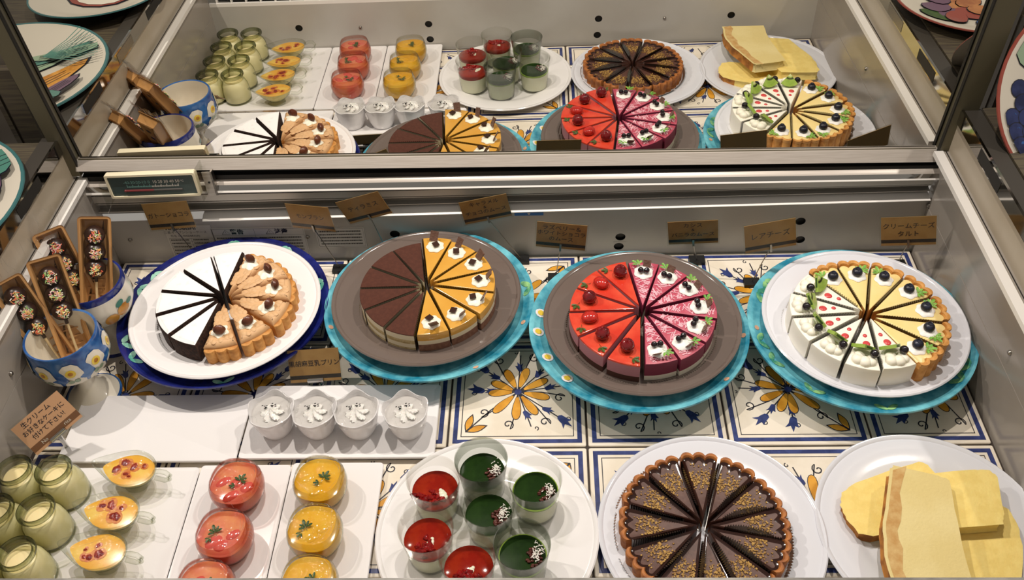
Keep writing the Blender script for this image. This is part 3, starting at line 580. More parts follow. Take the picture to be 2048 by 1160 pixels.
# white cheesecake and cream cheese tart
def rare_proto():
    p = empt('white_cheesecake_slice'); body(p, 'cake_body', .102, R(13.45), [(.001, 'rare'), (.02, 'rare'), (.044, 'rare')], 'rare', n=8, rnd=.0025); foil(p, .102, R(13.45), flare=.006, h=.008); film(p, .100, R(13.45), .004, .043, -1, over=.002)
    m = MB()
    for x, y, r in ((.055, .002, .0058), (.040, -.001, .0034)): m.blob((x, y, .044), r, r*.9, .0016, 'red_dot', 14, 6)
    m.build('red_sauce_dots', p); m = MB()
    for x, y, r in ((.0885, .010, .0072), (.0905, .002, .0090), (.0885, -.008, .0085), (.083, .009, .006), (.082, -.006, .008)): m.blob((x, y, .0455), r, r, r*.75, 'cream', 12, 8)
    m.build('cream_dollop', p)
    m = MB(); ux, uz = .62, .78; ap = (.0810, -.003, .0660)
    def kp(rr, a, t): return (ap[0]-ux*rr*cos(a)+uz*t, ap[1]+rr*sin(a), ap[2]-uz*rr*cos(a)-ux*t)
    K8 = [R(-40)+R(80)*i/8 for i in range(9)]; ol = [(0, 0)]+[(.0245, a) for a in K8]
    m.rows([[kp(r_, a, -.0024) for r_, a in ol], [kp(r_, a, .0024) for r_, a in ol]], 'kiwi', 'kiwi', 'kiwi')
    for sg in (-1, 1):
        q = [kp(.0006, 0, sg*.0026)]+[kp(.0062, a, sg*.0026) for a in K8]; m.add(q, [tuple(range(10))], 'kiwi_core')
        for i in range(8):
            a = R(-33)+R(66)*i/7; m.add([kp(.0098+.0022*cos(u), a+.07*sin(u), sg*.0028) for u in [2*pi*j/7 for j in range(7)]], [tuple(range(7))], 'black')
    for i in range(9): m.add([kp(.004+.0016*i+.0008*cos(u), R(40), .0018*sin(u)) [0:1]+(kp(.004+.0016*i+.0008*cos(u), R(40), 0)[1]+.0004, kp(.004+.0016*i+.0008*cos(u), R(40), .0018*sin(u))[2]) for u in [2*pi*j/7 for j in range(7)]], [tuple(range(7))], 'leaf_dark')
    m.build('kiwi_wedge', p); m = MB(); m.blob((.080, .012, .0540), .0062, .0062, .0060, 'currant', 14, 9); m.build('blueberry', p); return p
place([rare_proto()], .4065, -.243, CZ, [142, 169.5, 197, 224.7, 252.5, 280.2], .005, labs('rare', 6, 'the back left cut', 'anticlockwise'), 'white slices of the fourth cake', 'cake slice', .0025)
def tart_proto(v):
    p = empt('cheese_tart_slice'); body(p, 'tart_crust', .105, R(13.45), [(.001, 'crust'), (.012, 'crust'), (.038, 'crust')], 'crust', .045, 3, 18, .002); foil(p, .104, R(13.45), flare=.007, h=.008)
    h2 = R(13.45)
    def arc(r, z): return [((r*(1+.045*(abs(sin(pi*3*i/18))**.7-.5)))*cos(-h2+2*h2*i/18), (r*(1+.045*(abs(sin(pi*3*i/18))**.7-.5)))*sin(-h2+2*h2*i/18), z) for i in range(19)]
    L = [arc(.1045, .036), arc(.1060, .0405), arc(.1055, .0430), arc(.1025, .0437), arc(.0995, .0425), arc(.0985, .0385)]; m = MB(); m.quadgrid(L, 'crust', closed=False)
    for e in (0, 18): m.add([l[e] for l in L], [tuple(range(6))], 'crust')
    m.build('crust_rim', p)
    o = outline(.098, R(13.2), 15, .05, 3); m = MB(); m.rows([loop(o, .037), loop(o, .0385), loop(inset(o, .002), .0396)], 'custard', None, 'custard'); m.build('custard', p); film(p, .097, R(13.45), .004, .0395, 1, r0=.016, over=.003)
    m = MB(); swirl(m, .077, -.001, .0395, .0125, .006, 'white_cream', 6, .5, .08, -.3); m.build('cream_dollop', p)
    m = MB(); m.blob((.077, 0, .0475), .0078, .0078, .0073, 'blueberry', 16, 10, lambda d, a, t: 1-.16*max(0, (d[2]-.86))/.14); m.lathe([(.0030, .0548), (.0037, .0552), (.0030, .0540)], 'blueberry', 10, c=(.077, 0)); m.build('blueberry', p)
    m = MB(); leafspray(m, .087, .009 if v else -.009, .0400, .012, 'leaf', 5, .7 if v else -.7, v); m.build('herb_leaf', p); return p
place([tart_proto(1), tart_proto(0)], .4065, -.243, CZ, [114.5, 87, 59.5, 32, 4.5, -23.5, -51.5], .005, labs('tart', 7, 'the back left cut', 'clockwise'), 'cheese tart slices of the fourth cake', 'cake slice', .0025)
# chocolate tart in the front row
def ctart_proto(v):
    p = empt('chocolate_tart_slice'); hf = R(14.2)
    def arc(r, z, k=1.0): return [((r*(1+.05*(abs(sin(pi*3*i/18))**.7-.5)))*cos(-hf*k+2*hf*k*i/18), (r*(1+.05*(abs(sin(pi*3*i/18))**.7-.5)))*sin(-hf*k+2*hf*k*i/18), z) for i in range(19)]
    o = outline(.098, hf, 18, .05, 3); m = MB(); m.rows([loop(o, .001), loop(o, .007)], 'crust_dark', 'crust_dark', 'crust_dark')
    L = [arc(.102, .001), arc(.1032, .020), arc(.1036, .0275), arc(.102, .0292), arc(.0985, .0290), arc(.0965, .0270), arc(.0955, .020)]; m.quadgrid(L, 'crust_dark', closed=False)
    for e in (0, 18): m.add([l[e] for l in L]+[arc(.0955, .001)[e]], [tuple(range(8))], 'crust_dark')
    m.build('tart_crust', p)
    o = outline(.0962, hf*.995, 18, .055, 3); m = MB(); m.rows([loop(o, .006), loop(o, .0258), loop(inset(o, .0045), .0240)], ['ganache', 'ganache_gloss'], None, 'ganache'); m.build('chocolate_filling', p)
    m = MB(); rnd = random.Random(11+v)
    for i in range(150):
        x = .066+rnd.gauss(0, .009); a = rnd.uniform(-.19, .19); x = min(max(x, .03), .088); s = rnd.uniform(.0005, .0013); X, Y = x*cos(a), x*sin(a); m.box(X-s, X+s, Y-s*.8, Y+s*.8, .0237, .0240+s*1.2, 'crumb')
    c = m.build('nut_crumbs', p, 20); c['kind'] = 'stuff'; film(p, .093, hf, .003, .026, 1, r0=.022, amp=.0018, over=.0070, lean=.0050, k='dark_film')
    foil(p, .103, hf, flare=.009, h=.009); return p
place([ctart_proto(0), ctart_proto(1)], .1415, -.545, .0085, [86.5, 117, 148, 179, 212, 243, 273, 303, 333, 0, 27, 57], .0035, labs('ctart', 12, 'the back gap', 'anticlockwise'), 'slices of the chocolate tart', 'cake slice', .0015)

# ------------------------------------------------------------------ pound cake
def pound(pts, z0, th, label, edges, top='pound', rx=0, ry=0, strip=False):
    cx = sum(p[0] for p in pts)/len(pts); cy = sum(p[1] for p in pts)/len(pts); q = [(x-cx, y-cy) for x, y in pts]; ds = []
    for i in range(len(q)):
        a, b = q[i], q[(i+1) % len(q)]
        for j in range(4): ds.append((a[0]+(b[0]-a[0])*j/4+random.uniform(-.0009, .0009), a[1]+(b[1]-a[1])*j/4+random.uniform(-.0006, .0006)))
    m = MB(); L = [loop(inset(ds, .002), 0), loop(ds, .003), loop(ds, th-.003), loop(inset(ds, .0012), th-.0006), loop(inset(ds, .003), th)]
    n = len(ds); vs = [p for l in L for p in l]; fs = []; ks = []
    for i in range(4):
        for j in range(n): a = i*n+j; b = i*n+(j+1) % n; fs.append((a, b, b+n, a+n)); ks.append('pound_edge' if (j//4) in edges and i < 3 else top)
    fs += [tuple(reversed(range(n))), tuple(4*n+j for j in range(n))]; ks += [top, top]; m.add(vs, fs, ks)
    if strip:
        A = ds[:13]; B = [(x+.017+.003*sin(i*1.7), y+.001*i-.006) for i, (x, y) in enumerate(A)]; m.add([(x+.001, y, th+.0003) for x, y in A]+[(x, y, th+.0003) for x, y in B], [(i+1, i, 13+i, 14+i) for i in range(12)], 'pound_tan')
    o = m.build('pound_cake_slice', None, 40, (cx, cy, z0), (rx, ry, 0)); tag(o, label, 'cake slice', 'pound cake slices'); return o
pz = .0085
pound([(.352, -.553), (.338, -.550), (.328, -.532), (.325, -.512), (.331, -.495), (.352, -.480), (.400, -.462), (.442, -.448), (.450, -.455), (.470, -.510), (.463, -.518), (.40, -.545)], pz, .017, 'yellow pound cake slice at the back left of the pile with brown edge', (0, 1, 2, 3, 4, 11))
pound([(.418, -.640), (.405, -.55), (.45, -.515), (.515, -.505), (.530, -.520), (.534, -.540), (.528, -.570), (.498, -.650), (.45, -.66)], pz, .016, 'yellow pound cake slice lying lowest at the front right', (3, 4, 5, 6))
pound([(.442, -.553), (.432, -.52), (.446, -.478), (.500, -.474), (.517, -.474), (.523, -.482), (.512, -.535), (.506, -.548)], pz+.0170, .018, 'thick square pound cake piece on the right, under the front slice', ())
pound([(.352, -.660), (.348, -.600), (.358, -.556), (.386, -.482), (.392, -.479), (.440, -.492), (.452, -.497), (.444, -.55), (.438, -.62), (.44, -.665)], pz+.0300, .019, 'tan topped pound cake slice lying on top in the middle', (0, 1, 2), 'pound_crust', R(3), R(2), True)

# ------------------------------------------------------------------ pudding jars
TZ = .0112
def jar_proto():
    p = empt('pudding_jar'); m = MB()
    m.lathe([(0, .002), (.026, .0), (.0285, .004), (.0290, .022), (.0275, .037), (.0235, .047), (.0205, .051), (.0205, .055), (.0225, .0575), (.0240, .0605), (.0235, .0635), (.0215, .0645), (.0190, .0635), (.0180, .060), (.0178, .052), (.020, .048)], 'pot_glass', 36); m.build('glass_jar', p)
    m = MB(); m.lathe([(0, .004), (.0255, .0035), (.0272, .006), (.0278, .022), (.0262, .036), (.0222, .045), (.0190, .0475)], 'pudding_side', 32); m.lathe([(.0190, .0475), (.0180, .0478), (0, .0474)], 'pudding', 32); m.build('pudding', p)
    m = MB(); m.lathe([(.0208, .0560), (.0228, .0575), (.0243, .0605), (.0238, .0637), (.0216, .0650), (.0188, .0637), (.0178, .0605), (.0186, .0570)], 'rim_glass', 36); m.build('rim', p)
    m = MB(); m.lathe([(.0285, .0003), (.0262, .0003), (.0262, .0025), (.0287, .004)], 'pot_glass', 30); m.build('base_ring', p); return p
P = jar_proto(); k = 0
for r_, y in enumerate((-.482, -.542, -.604, -.665)):
    for c_, x in enumerate((-.767, -.713)):
        o = P if k == 0 else dup(P, (0, 0, 0)); k += 1; o.location = (x, y, TZ); o.rotation_euler = (0, 0, k*.7)
        tag(o, 'pudding jar of pale custard, %s row from the back, %s' % (ORD[r_], ('against the left wall', 'beside the glass boats')[c_]), 'jar', 'glass pudding jars')
# ------------------------------------------------------------------ glass boats of creme brulee
def boat_proto(v):
    p = empt('creme_brulee_boat'); n = 40
    def ring(L, W, z, sp=0.0):
        o = []
        for i in range(n):
            a = 2*pi*i/n; x = L*cos(a); y = W*sin(a)*(1-.18*cos(a)*-1 if cos(a) < 0 else 1); zz = z
            if cos(a) < -.3: t_ = (-cos(a)-.3)/.7; x -= sp*t_*t_; y *= 1-.35*t_*t_; zz += sp*.25*t_
            o.append((x*1.15, y*1.13, zz*1.08))
        return o
    m = MB(); m.rows([ring(.016, .014, 0), ring(.017, .015, .002), ring(.010, .009, .0055), ring(.018, .014, .010), ring(.028, .0205, .020), ring(.033, .0245, .030, .006), ring(.0345, .0255, .0345, .011), ring(.0345, .0255, .0355, .012), ring(.0325, .0238, .0352, .011), ring(.031, .023, .030, .006)], 'glass', 'glass', None); m.build('glass_boat', p)
    m = MB(); m.rows([ring(.009, .008, .0085), ring(.0175, .0135, .012), ring(.0268, .0195, .021), ring(.0308, .0225, .0285, .003)], 'brulee_side', 'brulee_side', None)
    m.rows([ring(.0308, .0225, .0285, .003), ring(.024, .017, .0292, .002), ring(.010, .008, .0293)], 'brulee', None, 'brulee'); m.build('custard', p)
    m = MB(); rnd = random.Random(v+5)
    for i in range(7):
        x, y = rnd.uniform(-.02, .018), rnd.uniform(-.013, .012); rr = rnd.uniform(.0028, .0064)
        m.disc((x, y), rr*1.7, .0318+.00004*i, 'burn_halo', 18, rr*1.3, rnd.uniform(0, 3)); m.blob((x, y, .0319), rr*.8, rr*rnd.uniform(.6, 1.2), .0012, 'burn', 20, 5, lambda d, a, t, q=rnd.uniform(0, 6): 1+.13*sin(2*a+q)+.08*sin(5*a))
    m.build('burnt_sugar', p)
    m = MB(); m.tube([(.038, 0, .0355), (.046, 0, .0395), (.055, 0, .038), (.059, 0, .031), (.056, 0, .023), (.048, 0, .018), (.034, 0, .021)], .0034, 'glass', 10); m.build('handle', p)
    m = MB(); m.rows([ring(.0347, .0257, .0340, .011), ring(.0335, .0248, .0366, .0115), ring(.022, .015, .0358, .006), ring(.010, .008, .0352)], 'film', None, 'film')
    for i in range(7): x = rnd.uniform(-.03, .02); y = rnd.uniform(-.018, .018); m.tube([(x, y, .0392), (x+.008, y+.004, .0396), (x+.016, y+.009, .0392)], .0003, 'film_fold', 4)
    m.build('cling_film', p); return p
B = [boat_proto(i) for i in range(4)]
for i, (x, y) in enumerate(((-.626, -.463), (-.629, -.528), (-.627, -.585), (-.630, -.650))):
    B[i].location = (x, y, TZ); B[i].rotation_euler = (0, 0, R(-9)); tag(B[i], 'clear glass boat of scorched custard, %s from the back of its row' % ORD[i], 'dessert boat', 'glass boats of creme brulee')
# ------------------------------------------------------------------ fruit jellies
def jelly_proto(kind, v):
    p = empt(kind+'_jelly_glass'); p.scale = (.94, .94, 1); J = kind+'_jelly'; m = MB()
    def wb(a, r, z, i): return (r*(1+.035*cos(4*a)*(1 if z > .03 else .3)), z)
    m.lathe([(0, .001), (.022, 0), (.030, .004), (.0365, .016), (.0385, .028), (.0365, .040), (.0335, .048), (.0330, .0492), (.0325, .0484), (.0355, .040)], 'pinkglass' if kind == 'pink' else 'glass', 40, wb); m.build('glass', p)
    m = MB(); m.lathe([(0, .003), (.021, .0025), (.029, .006), (.0352, .016), (.0372, .028), (.0362, .036), (.030, .0372), (0, .0376)], J, 36, wb); m.build('jelly', p)
    m = MB(); rnd = random.Random(v*3+1)
    if kind == 'pink':
        for i in range(4): m.blob((rnd.uniform(-.018, .018), rnd.uniform(-.018, .016), .0365), rnd.uniform(.008, .014), rnd.uniform(.006, .010), .0030, 'pink_fruit', 12, 7)
    else:
        for i in range(3): m.blob((rnd.uniform(-.016, .016), rnd.uniform(-.016, .016), .0362), rnd.uniform(.008, .013), rnd.uniform(.006, .010), .0025, 'yellow_jelly', 12, 7)
    m.build('fruit_piece', p); m = MB()
    cx, cy = (.006, -.004) if v != 1 else (-.008, .006); leafspray(m, cx, cy, .0385, .011, 'leaf_dark', 5, .4+v, v); leafspray(m, cx-.009, cy-.003, .0385, .008, 'leaf_dark', 3, 2.6+v, v); m.build('herb_sprig', p)
    m = MB(); m.lathe([(.0372, .036), (.0345, .0475), (.0333, .0502), (.030, .0500), (.015, .0494), (0, .0492)], 'film', 30, lambda a, r, z, i: (r*(1+.012*sin(17*a)+.035*cos(4*a)), z))
    for i in range(6): a = rnd.uniform(0, 6.28); b = a+rnd.uniform(.5, 1.3); m.tube([(.031*cos(a), .031*sin(a), .0499), (.5*.031*(cos(a)+cos(b)), .5*.031*(sin(a)+sin(b)), .0500), (.031*cos(b), .031*sin(b), .0499)], .00035, 'film_fold', 4)
    for i in range(12): a = rnd.uniform(0, 6.28); m.tube([(.0352*cos(a), .0352*sin(a), .046), (.0372*cos(a+.12), .0372*sin(a+.12), .040), (.0382*cos(a+.15), .0382*sin(a+.15), .032)], .0003, 'film_fold', 4)
    m.build('cling_film', p); return p
for kind, pts, gl in (('pink', ((-.4725, -.487), (-.4700, -.563), (-.4760, -.634)), 'pink grapefruit'), ('yellow', ((-.3605, -.483), (-.3550, -.556), (-.3490, -.628)), 'yellow mango')):
    for i, (x, y) in enumerate(pts):
        p = jelly_proto(kind, i); p.location = (x, y, TZ); p.rotation_euler = (0, 0, R(38)); tag(p, '%s jelly in a round glass with green herb, %s from the back' % (gl.split()[0], ORD[i]), 'jelly', gl.split()[0]+' jellies on their tray')
# ------------------------------------------------------------------ sesame puddings in tulip cups
def sesame_proto():
    p = empt('sesame_pudding_cup'); m = MB()
    def wb(a, r, z, i): q = max(0, (z-.012)/.034); return (r*(1+.05*q*cos(5*a)), z+.0028*q*cos(5*a+.0))
    m.lathe([(0, .003), (.019, .002), (.0205, 0), (.0225, .003), (.0265, .014), (.0300, .030), (.0322, .0440), (.0325, .0462), (.0312, .0468), (.0300, .0445), (.0285, .036), (.026, .034)], 'white_china', 60, wb); m.build('tulip_cup', p)
    m = MB(); m.lathe([(.0295, .0385), (.02, .0386), (0, .0386)], 'sesame', 40, lambda a, r, z, i: (r*(1+.035*cos(5*a)), z)); m.build('pudding', p)
    m = MB(); swirl(m, .001, -.003, .0385, .0125, .0115, 'white_cream', 6, 1.1, .3, .15); m.build('whipped_cream', p)
    m = MB(); rnd = random.Random(2)
    for i in range(13): x, y = -.003+rnd.gauss(0, .0045), .004+rnd.gauss(0, .0025); m.blob((x, y, .0492+rnd.uniform(-.0025, .001)), .0015, .0008, .0007, 'sesame_seed', 7, 5)
    c = m.build('black_sesame', p)
    m = MB(); m.lathe([(.0312, .038), (.0331, .0462), (.030, .0482), (.015, .0492), (0, .0505)], 'film', 60, lambda a, r, z, i: (r*(1+.05*cos(5*a)), z+.002*cos(5*a)*r/.033+.0006*sin(11*a)*r/.03))
    for i in range(7): a = rnd.uniform(0, 6.28); b = a+rnd.uniform(.3, 1.0); m.tube([(.030*cos(a), .030*sin(a), .0490), (.024*cos((a+b)/2), .024*sin((a+b)/2), .0496), (.030*cos(b), .030*sin(b), .0490)], .0003, 'film_fold', 4)
    m.build('cling_film', p); return p
P = sesame_proto(); sl = ['by the empty tray', 'second from the empty tray', 'third from the empty tray', 'farthest from the empty tray']
for i, x in enumerate((-.4480, -.3865, -.3265, -.2560)):
    o = P if i == 0 else dup(P, (0, 0, 0)); o.location = (x, -.3705-.0008*i, .0095); o.rotation_euler = (0, 0, R(18+i*3)); tag(o, 'grey sesame pudding with whipped cream in white tulip cup, %s' % sl[i], 'pudding cup', 'sesame puddings in tulip cups')
# ------------------------------------------------------------------ milk puddings in clear cups
def cup_proto(kind, v, frost=False):
    p = empt(kind+'_milk_pudding_cup'); m = MB(); g = 'frost' if frost else 'plastic'
    m.lathe([(0, .002), (.0255, .002), (.026, 0), (.0275, .002), (.0300, .030), (.0318, .050), (.0325, .051), (.0345, .0695), (.0352, .0703), (.0352, .0712), (.0342, .0706), (.0318, .052)], g, 44); m.build('plastic_cup', p)
    m = MB(); m.lathe([(0, .0035), (.0245, .0035), (.0262, .005), (.0288, .030), (.0297, .0385), (.0285, .0392), (0, .0392)], 'milk', 36); m.build('milk_pudding', p)
    rnd = random.Random(v*7+2)
    if kind == 'berry':
        m = MB(); m.lathe([(.0296, .0375), (.0302, .0425), (.0290, .0432), (0, .0436)], 'red_sauce', 36)
        a0 = rnd.uniform(3.6, 5.4); q = [(.010+.016*t_, .0012) for t_ in (0, .25, .5, .75, 1)]
        P_ = []; wv = [.0025, .0042, .005, .0044, .003]
        for i, (d, _) in enumerate(q): P_.append((.006+(d-.008)*cos(a0), .002+(d-.008)*sin(a0)))
        for i in range(4): m.blob((P_[i][0], P_[i][1], .0432), wv[i], wv[i]*1.1, .0012, 'milk', 12, 6)
        m.build('berry_sauce', p); m = MB(); c0 = (rnd.uniform(-.012, .008), rnd.uniform(-.016, -.004)) if v else (-.008, -.012)
        for i in range(20): m.blob((c0[0]+rnd.gauss(0, .008), c0[1]+rnd.gauss(0, .006), .0440+rnd.uniform(0, .002)), rnd.uniform(.0024, .0056), rnd.uniform(.0022, .0046), rnd.uniform(.0014, .0030), 'jam', 9, 6, lambda d, a, t, s_=rnd.uniform(0, 6): 1+.2*sin(3*a+s_))
        m.build('berry_jam', p)
    else:
        m = MB(); m.lathe([(.0296, .0378), (.0301, .0412)], 'matcha_edge', 36); m.lathe([(.0301, .0412), (.0286, .0418)], 'matcha_edge' if v in (2, 3) else 'matcha', 36); m.lathe([(.0286, .0418), (0, .0422)], 'matcha', 36); m.build('matcha_sauce', p)
        m = MB()
        for i in range(34): a, d = rnd.uniform(0, 2*pi), .0125*rnd.random()**.5; m.blob((.0145+d*.75*cos(a), -.003+d*1.1*sin(a), .0425+rnd.uniform(0, .0018)), .0026, .0020, .0017, 'azuki', 8, 6)
        m.build('azuki_beans', p); m = MB()
        for i in range(60):
            x, y, a = .0185+rnd.gauss(0, .0035), .002+rnd.gauss(0, .0065), rnd.uniform(0, pi)
            if math.hypot(x, y) > .0275: continue
            l = rnd.uniform(.0008, .0022); slab(m, (x, y, .0452+rnd.uniform(0, .0014)), (cos(a), sin(a), rnd.uniform(-.5, .5)), (-sin(a), cos(a), .2), l*2, .0008, .0005, 'coconut')
        c = m.build('coconut_flakes', p, 15); c['kind'] = 'stuff'
    return p
cups = [('berry', -.2035, -.502, 0, 0, 'berry sauce milk pudding in clear cup, back one of three red cups'), ('matcha', -.143, -.4735, 1, 1, 'green tea milk pudding in hazy cup, at the very back of the plate'), ('matcha', -.0725, -.5035, 2, 0, 'green tea milk pudding in clear cup with pale rim, at the plate right'), ('matcha', -.132, -.538, 4, 0, 'green tea milk pudding in the centre of the seven cups'), ('berry', -.207, -.573, 1, 0, 'berry sauce milk pudding in clear cup, leftmost on the plate'), ('berry', -.1535, -.612, 2, 0, 'berry sauce milk pudding in clear cup, nearest the front sill'), ('matcha', -.088, -.5955, 3, 1, 'green tea milk pudding in hazy cup, nearest the front sill')]
for kd, x, y, v, fr, lb in cups:
    p = cup_proto(kd, v, fr); p.location = (x, y, .0078); p.rotation_euler = (0, 0, R(random.uniform(-8, 8))); tag(p, lb, 'pudding cup', 'milk puddings in clear cups')

# ------------------------------------------------------------------ price cards
def card(loc, rot, lines, label, base, pink=False, clip='wire', wd=.078, h=.050):
    top = empty('price_card', base); tag(top, label, 'price card', 'kraft price cards on clips')
    M_ = Matrix.Translation(Vector(loc)-Vector(base)) @ Euler([R(a) for a in rot]).to_matrix().to_4x4() @ Matrix.Rotation(pi/2, 4, 'X')
    def setm(o): o.matrix_local = M_; return o
    m = MB(); m.box(-wd/2, wd/2, 0, h, 0, .0004, 'kraft_pink' if pink else 'kraft'); m.box(-wd/2, wd/2, 0, h, -.0004, -.0001, 'kraft_back')
    m.box(-wd/2, wd/2, .0045 if not pink else .004, .0105 if not pink else .013, .0004, .0005, 'brown_band_light' if pink else 'brown_band'); setm(m.build('card', top))
    m = MB(); m.box(-wd/2-.0025, wd/2+.0025, -.0025, h+.0025, .0008, .0009, 'sleeve'); setm(m.build('clear_sleeve', top))
    m = MB()
    for body_, size, cy, cx in lines: vs, fs = text_mb(body_, size*1.06, .0007, cx=cx, cy=cy, bold=.00006); m.add(vs, fs, 'ink')
    if pink:
        for s_, cx in (('No', -.018), ('rica', .020)): vs, fs = text_mb(s_, .0072, .0007, cx=cx, cy=.0085); m.add(vs, fs, 'white_ink')
    setm(m.build('lettering', top))
    bl = M_ @ Vector((0, .004, .001))
    m = MB()
    if clip == 'wire':
        m.box(-.0016, .0016, -.004, .010, .001, .0028, 'wire'); setm(m.build('clip', top)); m = MB(); m.tube([tuple(bl), tuple(bl*.6+Vector((0, .002, 0))), (0, 0, .004)], .0008, 'wire', 6); m.build('wire_stem', top)
        m = MB(); m.box(-.013, .013, -.009, .009, -.0005, .006, 'black'); m.build('base_block', top)
    else:
        m.tube([(-.012, .003, .003), (.012, .003, .003)], .0032, 'chrome', 10); m.box(-.012, .012, -.001, .004, -.0015, .004, 'chrome'); setm(m.build('clip', top))
        m = MB(); m.box(-.006, .006, -.012, .012, 0, .0015, 'chrome'); m.tube([(0, .0, .001), tuple(bl*.9)], .003, 'chrome', 8); m.build('base_block', top)
    return top
J = [((-0.671, -0.0296, 0.1015), (-9, -5, -1.3), [('ガトーショコラ', .0098, .026, 0)], 'kraft price card behind the powdered chocolate cake slices', (-.655, -.013, .001)),
 ((-0.4342, -0.0383, 0.1018), (-0.2, -4.9, -15.3), [('モンブラン', .0098, .026, 0)], 'kraft price card behind the chestnut tart slices', (-.4095, -.030, .001)),
 ((-0.3391, -0.0296, 0.116), (4.1, -19.7, -4.3), [('ティラミス', .0105, .028, 0)], 'steeply tilted kraft price card left of the caramel cake', (-.322, -.014, .001)),
 ((-0.1486, -0.0211, 0.1008), (3.8, -8.9, 4.9), [('キャラメル', .0092, .040, 0), ('&', .0075, .0305, 0), ('チョコのムース', .0092, .021, 0)], 'kraft price card behind the caramel mousse slices', (-.098, -.014, .001)),
 ((-0.0326, -0.0904, 0.0985), (-2.8, 3.4, -5.5), [('ラズベリー＆', .0098, .0405, 0), ('ホワイトショコラ', .0090, .030, 0), ('のムース', .0092, .019, 0)], 'kraft price card with three lines left of the raspberry cake', (-.040, -.060, .001)),
 ((0.1823, -0.0594, 0.0763), (3.2, -7, -5.5), [('カシス', .0098, .0405, 0), ('&', .0075, .031, 0), ('バニラのムース', .0092, .0205, 0)], 'kraft price card behind the pink cassis cake', (.200, -.022, .001)),
 ((0.2943, -0.1023, 0.1006), (-9.6, -8.9, 3.4), [('レアチーズ', .0115, .027, 0)], 'kraft price card left of the white cheesecake slices', (.283, -.078, .001)),
 ((0.5061, -0.0975, 0.1001), (-10.3, -13.3, -13.8), [('クリームチーズ', .0100, .034, 0), ('タルト', .0100, .020, 0)], 'kraft price card behind the blueberry tart slices', (.530, -.040, .001)),
 ((-0.4041, -0.289, 0.0164), (-35.6, -3.4, 1.4), [('黒胡麻豆乳プリン', .0092, .028, 0)], 'kraft price card leaning behind the sesame puddings', (-.402, -.283, .001)),
 ((-0.736, -0.4143, 0.0559), (-45.7, -17.9, 41.2), [('生クリーム', .0088, .042, -.004), ('お好きなケーキに', .0080, .0315, 0), ('付けて下さい!', .0080, .021, 0)], 'pinkish tilted price card beside the pudding jars with handwritten lines', (-.752, -.398, .001))]
for i, (loc, rot, lines, lab, base) in enumerate(J): card(loc, rot, lines, lab, base, i == 9, 'chrome' if i >= 8 else 'wire')
for i, (x, lb) in enumerate(((-.091, 'kraft card lying on the front sill below the dessert cups'), (.165, 'kraft card lying on the front sill below the chocolate tart'), (.475, 'kraft card lying on the front sill below the pound cake'))):
    o = empty('sill_card', (x, -.737, .2025)); tag(o, lb, 'price card', 'cards on the front sill'); m = MB(); m.box(-.038, .038, -.025, .025, 0, .0006, 'kraft'); m.build('card', o); m = MB(); m.box(-.045, .045, -.027, .027, .0008, .001, 'plastic'); m.build('clear_sleeve', o)

